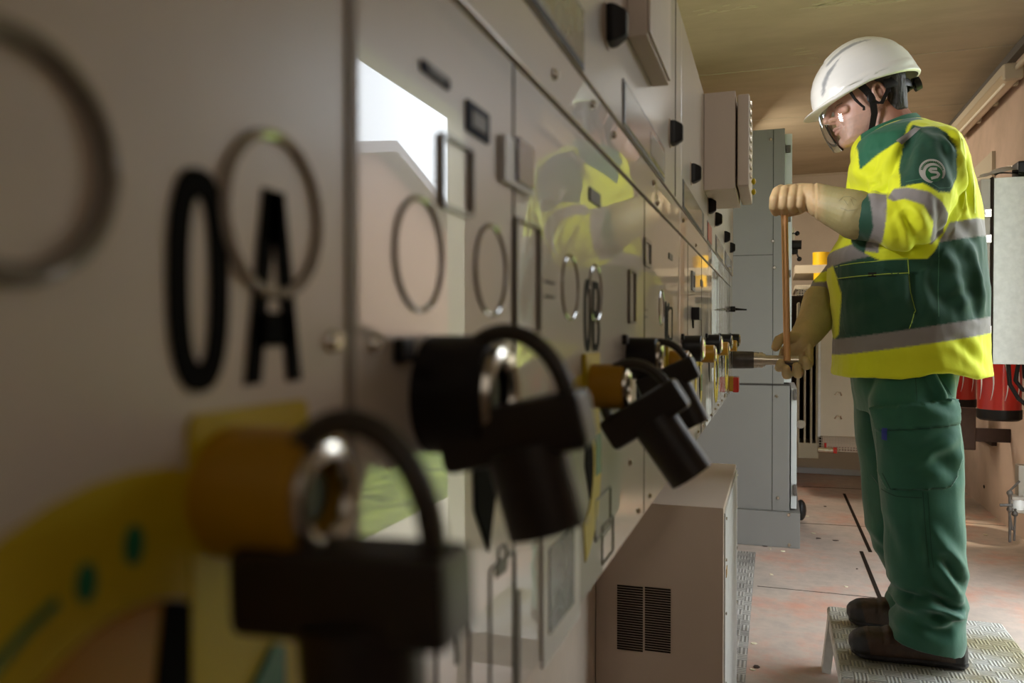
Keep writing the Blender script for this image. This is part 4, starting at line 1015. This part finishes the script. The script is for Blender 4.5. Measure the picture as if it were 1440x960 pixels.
# ---- helmet -------------------------------------------------------------
PXM=.002145
OH=UY(1219,132,YC); V,Fv,Uv,Sv=frame_(21.5,OH)
helmet=empty('helmet',OH); helmet.parent=person; helmet.matrix_parent_inverse=WI(person)
def hring(mb,u,ff,fb,hw,n=96,du=None,e=2.1,brim=0):
    o=[]
    for k in range(n):
        t=2*math.pi*k/n; ca,sa=math.cos(t),math.sin(t)
        f=(ff+fb)/2+(ff-fb)/2*math.copysign(abs(ca)**(2/e),ca); s=hw*math.copysign(abs(sa)**(2/e),sa)
        w_=max(0,ca)**2.2
        uu=u+brim*w_*(.12) ; f+=brim*w_
        if du: uu+=du(ca)
        o.append(mb.bm.verts.new(V(f,s,uu)))
    return o
prof=[(0,72,-70.5,.121),(8,72.5,-70,.1215),(18,71.5,-68.5,.120),(28,69,-66.5,.117),(37,65,-63,.1125),(46,58.5,-57.5,.105),(54,50.5,-51,.096),(61,41.5,-43.5,.084),(67,31,-35,.069),(71.5,20.5,-26.5,.052),(74.6,9,-17,.030),(75.8,-1,-8,.010)]
import bisect
mb=MB(); R=[]
dip=lambda ca:(.010*(1-abs(ca))-.006*max(0,-ca))
def P_(t):
    i=min(int(t),len(prof)-2); q=t-i; return [prof[i][k]*(1-q)+prof[i+1][k]*q for k in range(4)]
# inner surface first, then rim, then outer dome
for t in (8,6,4,2,0): 
    u,ff,fb,hw=P_(t); R.append(hring(mb,(u-2.2)*PXM,(ff-3)*PXM,(fb+3)*PXM,hw-.006,du=dip if t==0 else None))
u,ff,fb,hw=P_(0)
R.append(hring(mb,-.004,(ff)*PXM,(fb-.3)*PXM,hw+.001,du=dip,brim=.030))
R.append(hring(mb,-.001,(ff+1.5)*PXM,(fb-1.2)*PXM,hw+.0035,du=dip,brim=.034))
R.append(hring(mb,.002,(ff+1.2)*PXM,(fb-1)*PXM,hw+.003,du=dip,brim=.032))
R.append(hring(mb,.009,(ff+.8)*PXM,(fb-.6)*PXM,hw+.0016,du=dip,brim=.010))
t=.75
while t<11.01:
    u,ff,fb,hw=P_(min(t,11)); R.append(hring(mb,u*PXM,ff*PXM,fb*PXM,hw,du=(lambda ca:dip(ca)*.5) if t<1 else None)); t+=.25
mb.loft(R); me=mb.mesh(smooth=True,sharp=60)
hO=lambda c:((c-OH).dot(Fv),(c-OH).dot(Sv),(c-OH).dot(Uv))
def hdis(c,n):
    f,s,u=hO(c)
    if u<.012: return 0
    r=.005*max(0,1-(abs(s)/.030)**4)*min(1,max(0,(u-.085)/.02))*(1 if f<.075 else .3)
    # side lip: lower skirt stands proud of the dome
    lim=.028+ .10*max(0,f*-1+.02)*.3
    if abs(s)>.06 and u<lim and f<.075: r+=.0038
    return r
displace(me,hdis)
YS_=2.535
st1=pxz([(1156,132),(1157,114),(1163,100),(1172,90),(1181,80),(1174,93),(1165,108),(1161,122),(1159,132)],YS_)
st2=pxz([(1161,93),(1170,83),(1183,72),(1199,63),(1215,59.5),(1226,59),(1215,62),(1200,68),(1185,77),(1172,87),(1163,96)],2.575)
paint(me,lambda c,n:(.36,.37,.38) if ((inpoly(c.x,c.z,st1) or inpoly(c.x,c.z,st2)) and abs((c-OH).y)>.03 ) else (.86,.85,.81),.001)
M['helmet']=mat('helmet_shell',(.8,.8,.75),.28,attr=True,coat=.3)
hs=link('shell',me,'helmet',helmet)
vt=MB()
for k in range(5):
    f=.045-.022*k; 
    for s in (-.018,.018):
        hit=V(f,s,.151-.9*abs(f+.012)**1.6-.0); vt.sphere(hit,.004,8,(1.6,.6,.6))
vt.build('vent_slot','ring',helmet)
# suspension band, knob, chin strap, visor and its arm
mb=MB(); pts=[]
for a in range(105,256,10):
    t=math.radians(a); pts.append(V(-.008+.108*math.cos(t),.089*math.sin(t),-.008-.020*max(0,-math.cos(t))))
mb.tube(pts,.004,8,r2=.014,up=Uv); mb.build('head_band','black',helmet)
kc=V(-.128,0,-.034); mb=MB(); mb.cyl(kc+Fv*.02,kc,.010,n=14); mb.cyl(kc+Fv*.004,kc-Fv*.014,.021,.019,n=18); mb.build('ratchet_knob','black',helmet)
for s in (-1,1):
    strap=[W(.022,s*.086,.052),W(.010,s*.086,.022),W(.002,s*.086,-.008),W(.010,s*.078,-.050),W(.028,s*.064,-.085),W(.045,s*.040,-.108)]
    MB().tube(strap,.0035,8,r2=.0095 if False else None,up=(0,1,0)).build('strap_core','black',helmet) if False else None
    mb=MB(); L=[]
    for i,p in enumerate(strap):
        ax=(strap[min(i+1,5)]-strap[max(i-1,0)]).normalized(); sd=ax.cross(Sh).normalized(); w_=(.011,.010,.010,.009,.008,.008)[i]
        L.append([mb.bm.verts.new(p+sd*a*w_+Sh*s*b) for a,b in ((-1,-.0015),(1,-.0015),(1,.0015),(-1,.0015))])
    mb.loft(L); mb.build('chin_strap','black',helmet)
    b=[W(-.062,s*.078,.035),W(-.045,s*.083,.0),W(-.018,s*.084,-.028),W(.003,s*.084,-.016)]
    mb=MB(); L=[]
    for i,p in enumerate(b):
        ax=(b[min(i+1,3)]-b[max(i-1,0)]).normalized(); sd=ax.cross(Sh).normalized()
        L.append([mb.bm.verts.new(p+sd*a*.006+Sh*s*c_) for a,c_ in ((-1,-.0015),(1,-.0015),(1,.0015),(-1,.0015))])
    mb.loft(L); mb.build('rear_strap','black',helmet)
    bk=W(.004,s*.087,-.004); MB().sphere(bk,.013,12,(1,.35,1.2)).build('strap_buckle','black',helmet)
    va=[W(.052,s*.088,.050),W(.050,s*.089,.030),W(.046,s*.089,.008),W(.036,s*.087,-.014),W(.031,s*.086,-.022),W(.034,s*.086,-.030)]
    MB().tube(va,[.0045,.0045,.004,.0035,.0035,.004],10).build('visor_arm','black',helmet)
MB().tube([W(.045,.040,-.108),W(.060,.02,-.113),W(.066,0,-.114),W(.060,-.02,-.113),W(.045,-.040,-.108)],.006,8).build('chin_pad','black',helmet)
mb=MB(); rows=[]
for j in range(9):
    q=j/8; u=.010-.132*q; ro=.083+.016*math.sin(math.pi*min(1,q*.75+.05)); fc=.062-.005*q; row=[]
    am=72-16*q
    for k in range(25):
        a=math.radians(-am+2*am*k/24); row.append(mb.bm.verts.new(V(fc+ro*math.cos(a)*.98,ro*1.02*math.sin(a),u-.012*(1-math.cos(a))*(-1 if q>.9 else 0))))
    rows.append(row)
for A,B in zip(rows,rows[1:]):
    for k in range(24): mb.bm.faces.new((A[k],A[k+1],B[k+1],B[k]))
me=mb.mesh(smooth=True,sharp=60); link('visor','%s'%'x' if False else me,M['clear'],helmet)
# ================================================================ light
w = bpy.data.worlds.new('sky'); S.world = w; w.use_nodes = True
bg = w.node_tree.nodes['Background']; bg.inputs[0].default_value=(.86,.93,1,1); bg.inputs[1].default_value=8.3
def area(name,loc,tgt,sx,sy,p,col,spread=180):
    l=bpy.data.lights.new(name,'AREA'); l.shape='RECTANGLE'; l.size=sx; l.size_y=sy; l.energy=p; l.color=col; l.spread=math.radians(spread)
    o=bpy.data.objects.new(name,l); COL.objects.link(o); o.location=loc; o.rotation_euler=(Vector(tgt)-Vector(loc)).to_track_quat('-Z','Y').to_euler(); return o
area('fill_light',(.75,-.9,1.9),(.2,3,1.1),.9,.9,1.5,(1,.9,.8))
area('face_light',(-.60,1.95,1.80),(.25,2.6,1.66),.25,.25,9,(.97,.98,1))
sp=bpy.data.lights.new('top_spot','SPOT'); sp.energy=26; sp.spot_size=math.radians(34); sp.spot_blend=.6; sp.shadow_soft_size=.15; sp.color=(1,.93,.82)
o=bpy.data.objects.new('top_spot',sp); COL.objects.link(o); o.location=(.35,-.5,2.3); o.rotation_euler=(Vector((-.1,1.5,1.5))-o.location).to_track_quat('-Z','Y').to_euler()
area('back_room_light',(-.55,6.3,2.45),(.7,6.6,.6),.7,.7,34,(1,.86,.68))
sp=bpy.data.lights.new('sun_beam','SPOT'); sp.energy=260; sp.spot_size=math.radians(22); sp.spot_blend=1; sp.shadow_soft_size=.02; sp.color=(1,.85,.62)
o=bpy.data.objects.new('sun_beam',sp); COL.objects.link(o); o.location=(1.2,4.6,2.4); o.rotation_euler=(Vector((.95,5.2,0))-o.location).to_track_quat('-Z','Y').to_euler()
sn=bpy.data.lights.new('sun','SUN'); sn.energy=2.5; sn.angle=math.radians(1); sn.color=(1,.93,.8)
o=bpy.data.objects.new('sun',sn); COL.objects.link(o); o.rotation_euler=Vector((.35,.8,-.8)).to_track_quat('-Z','Y').to_euler()
S.cycles.max_bounces=10; S.cycles.transparent_max_bounces=12
S.cycles.use_denoising=True
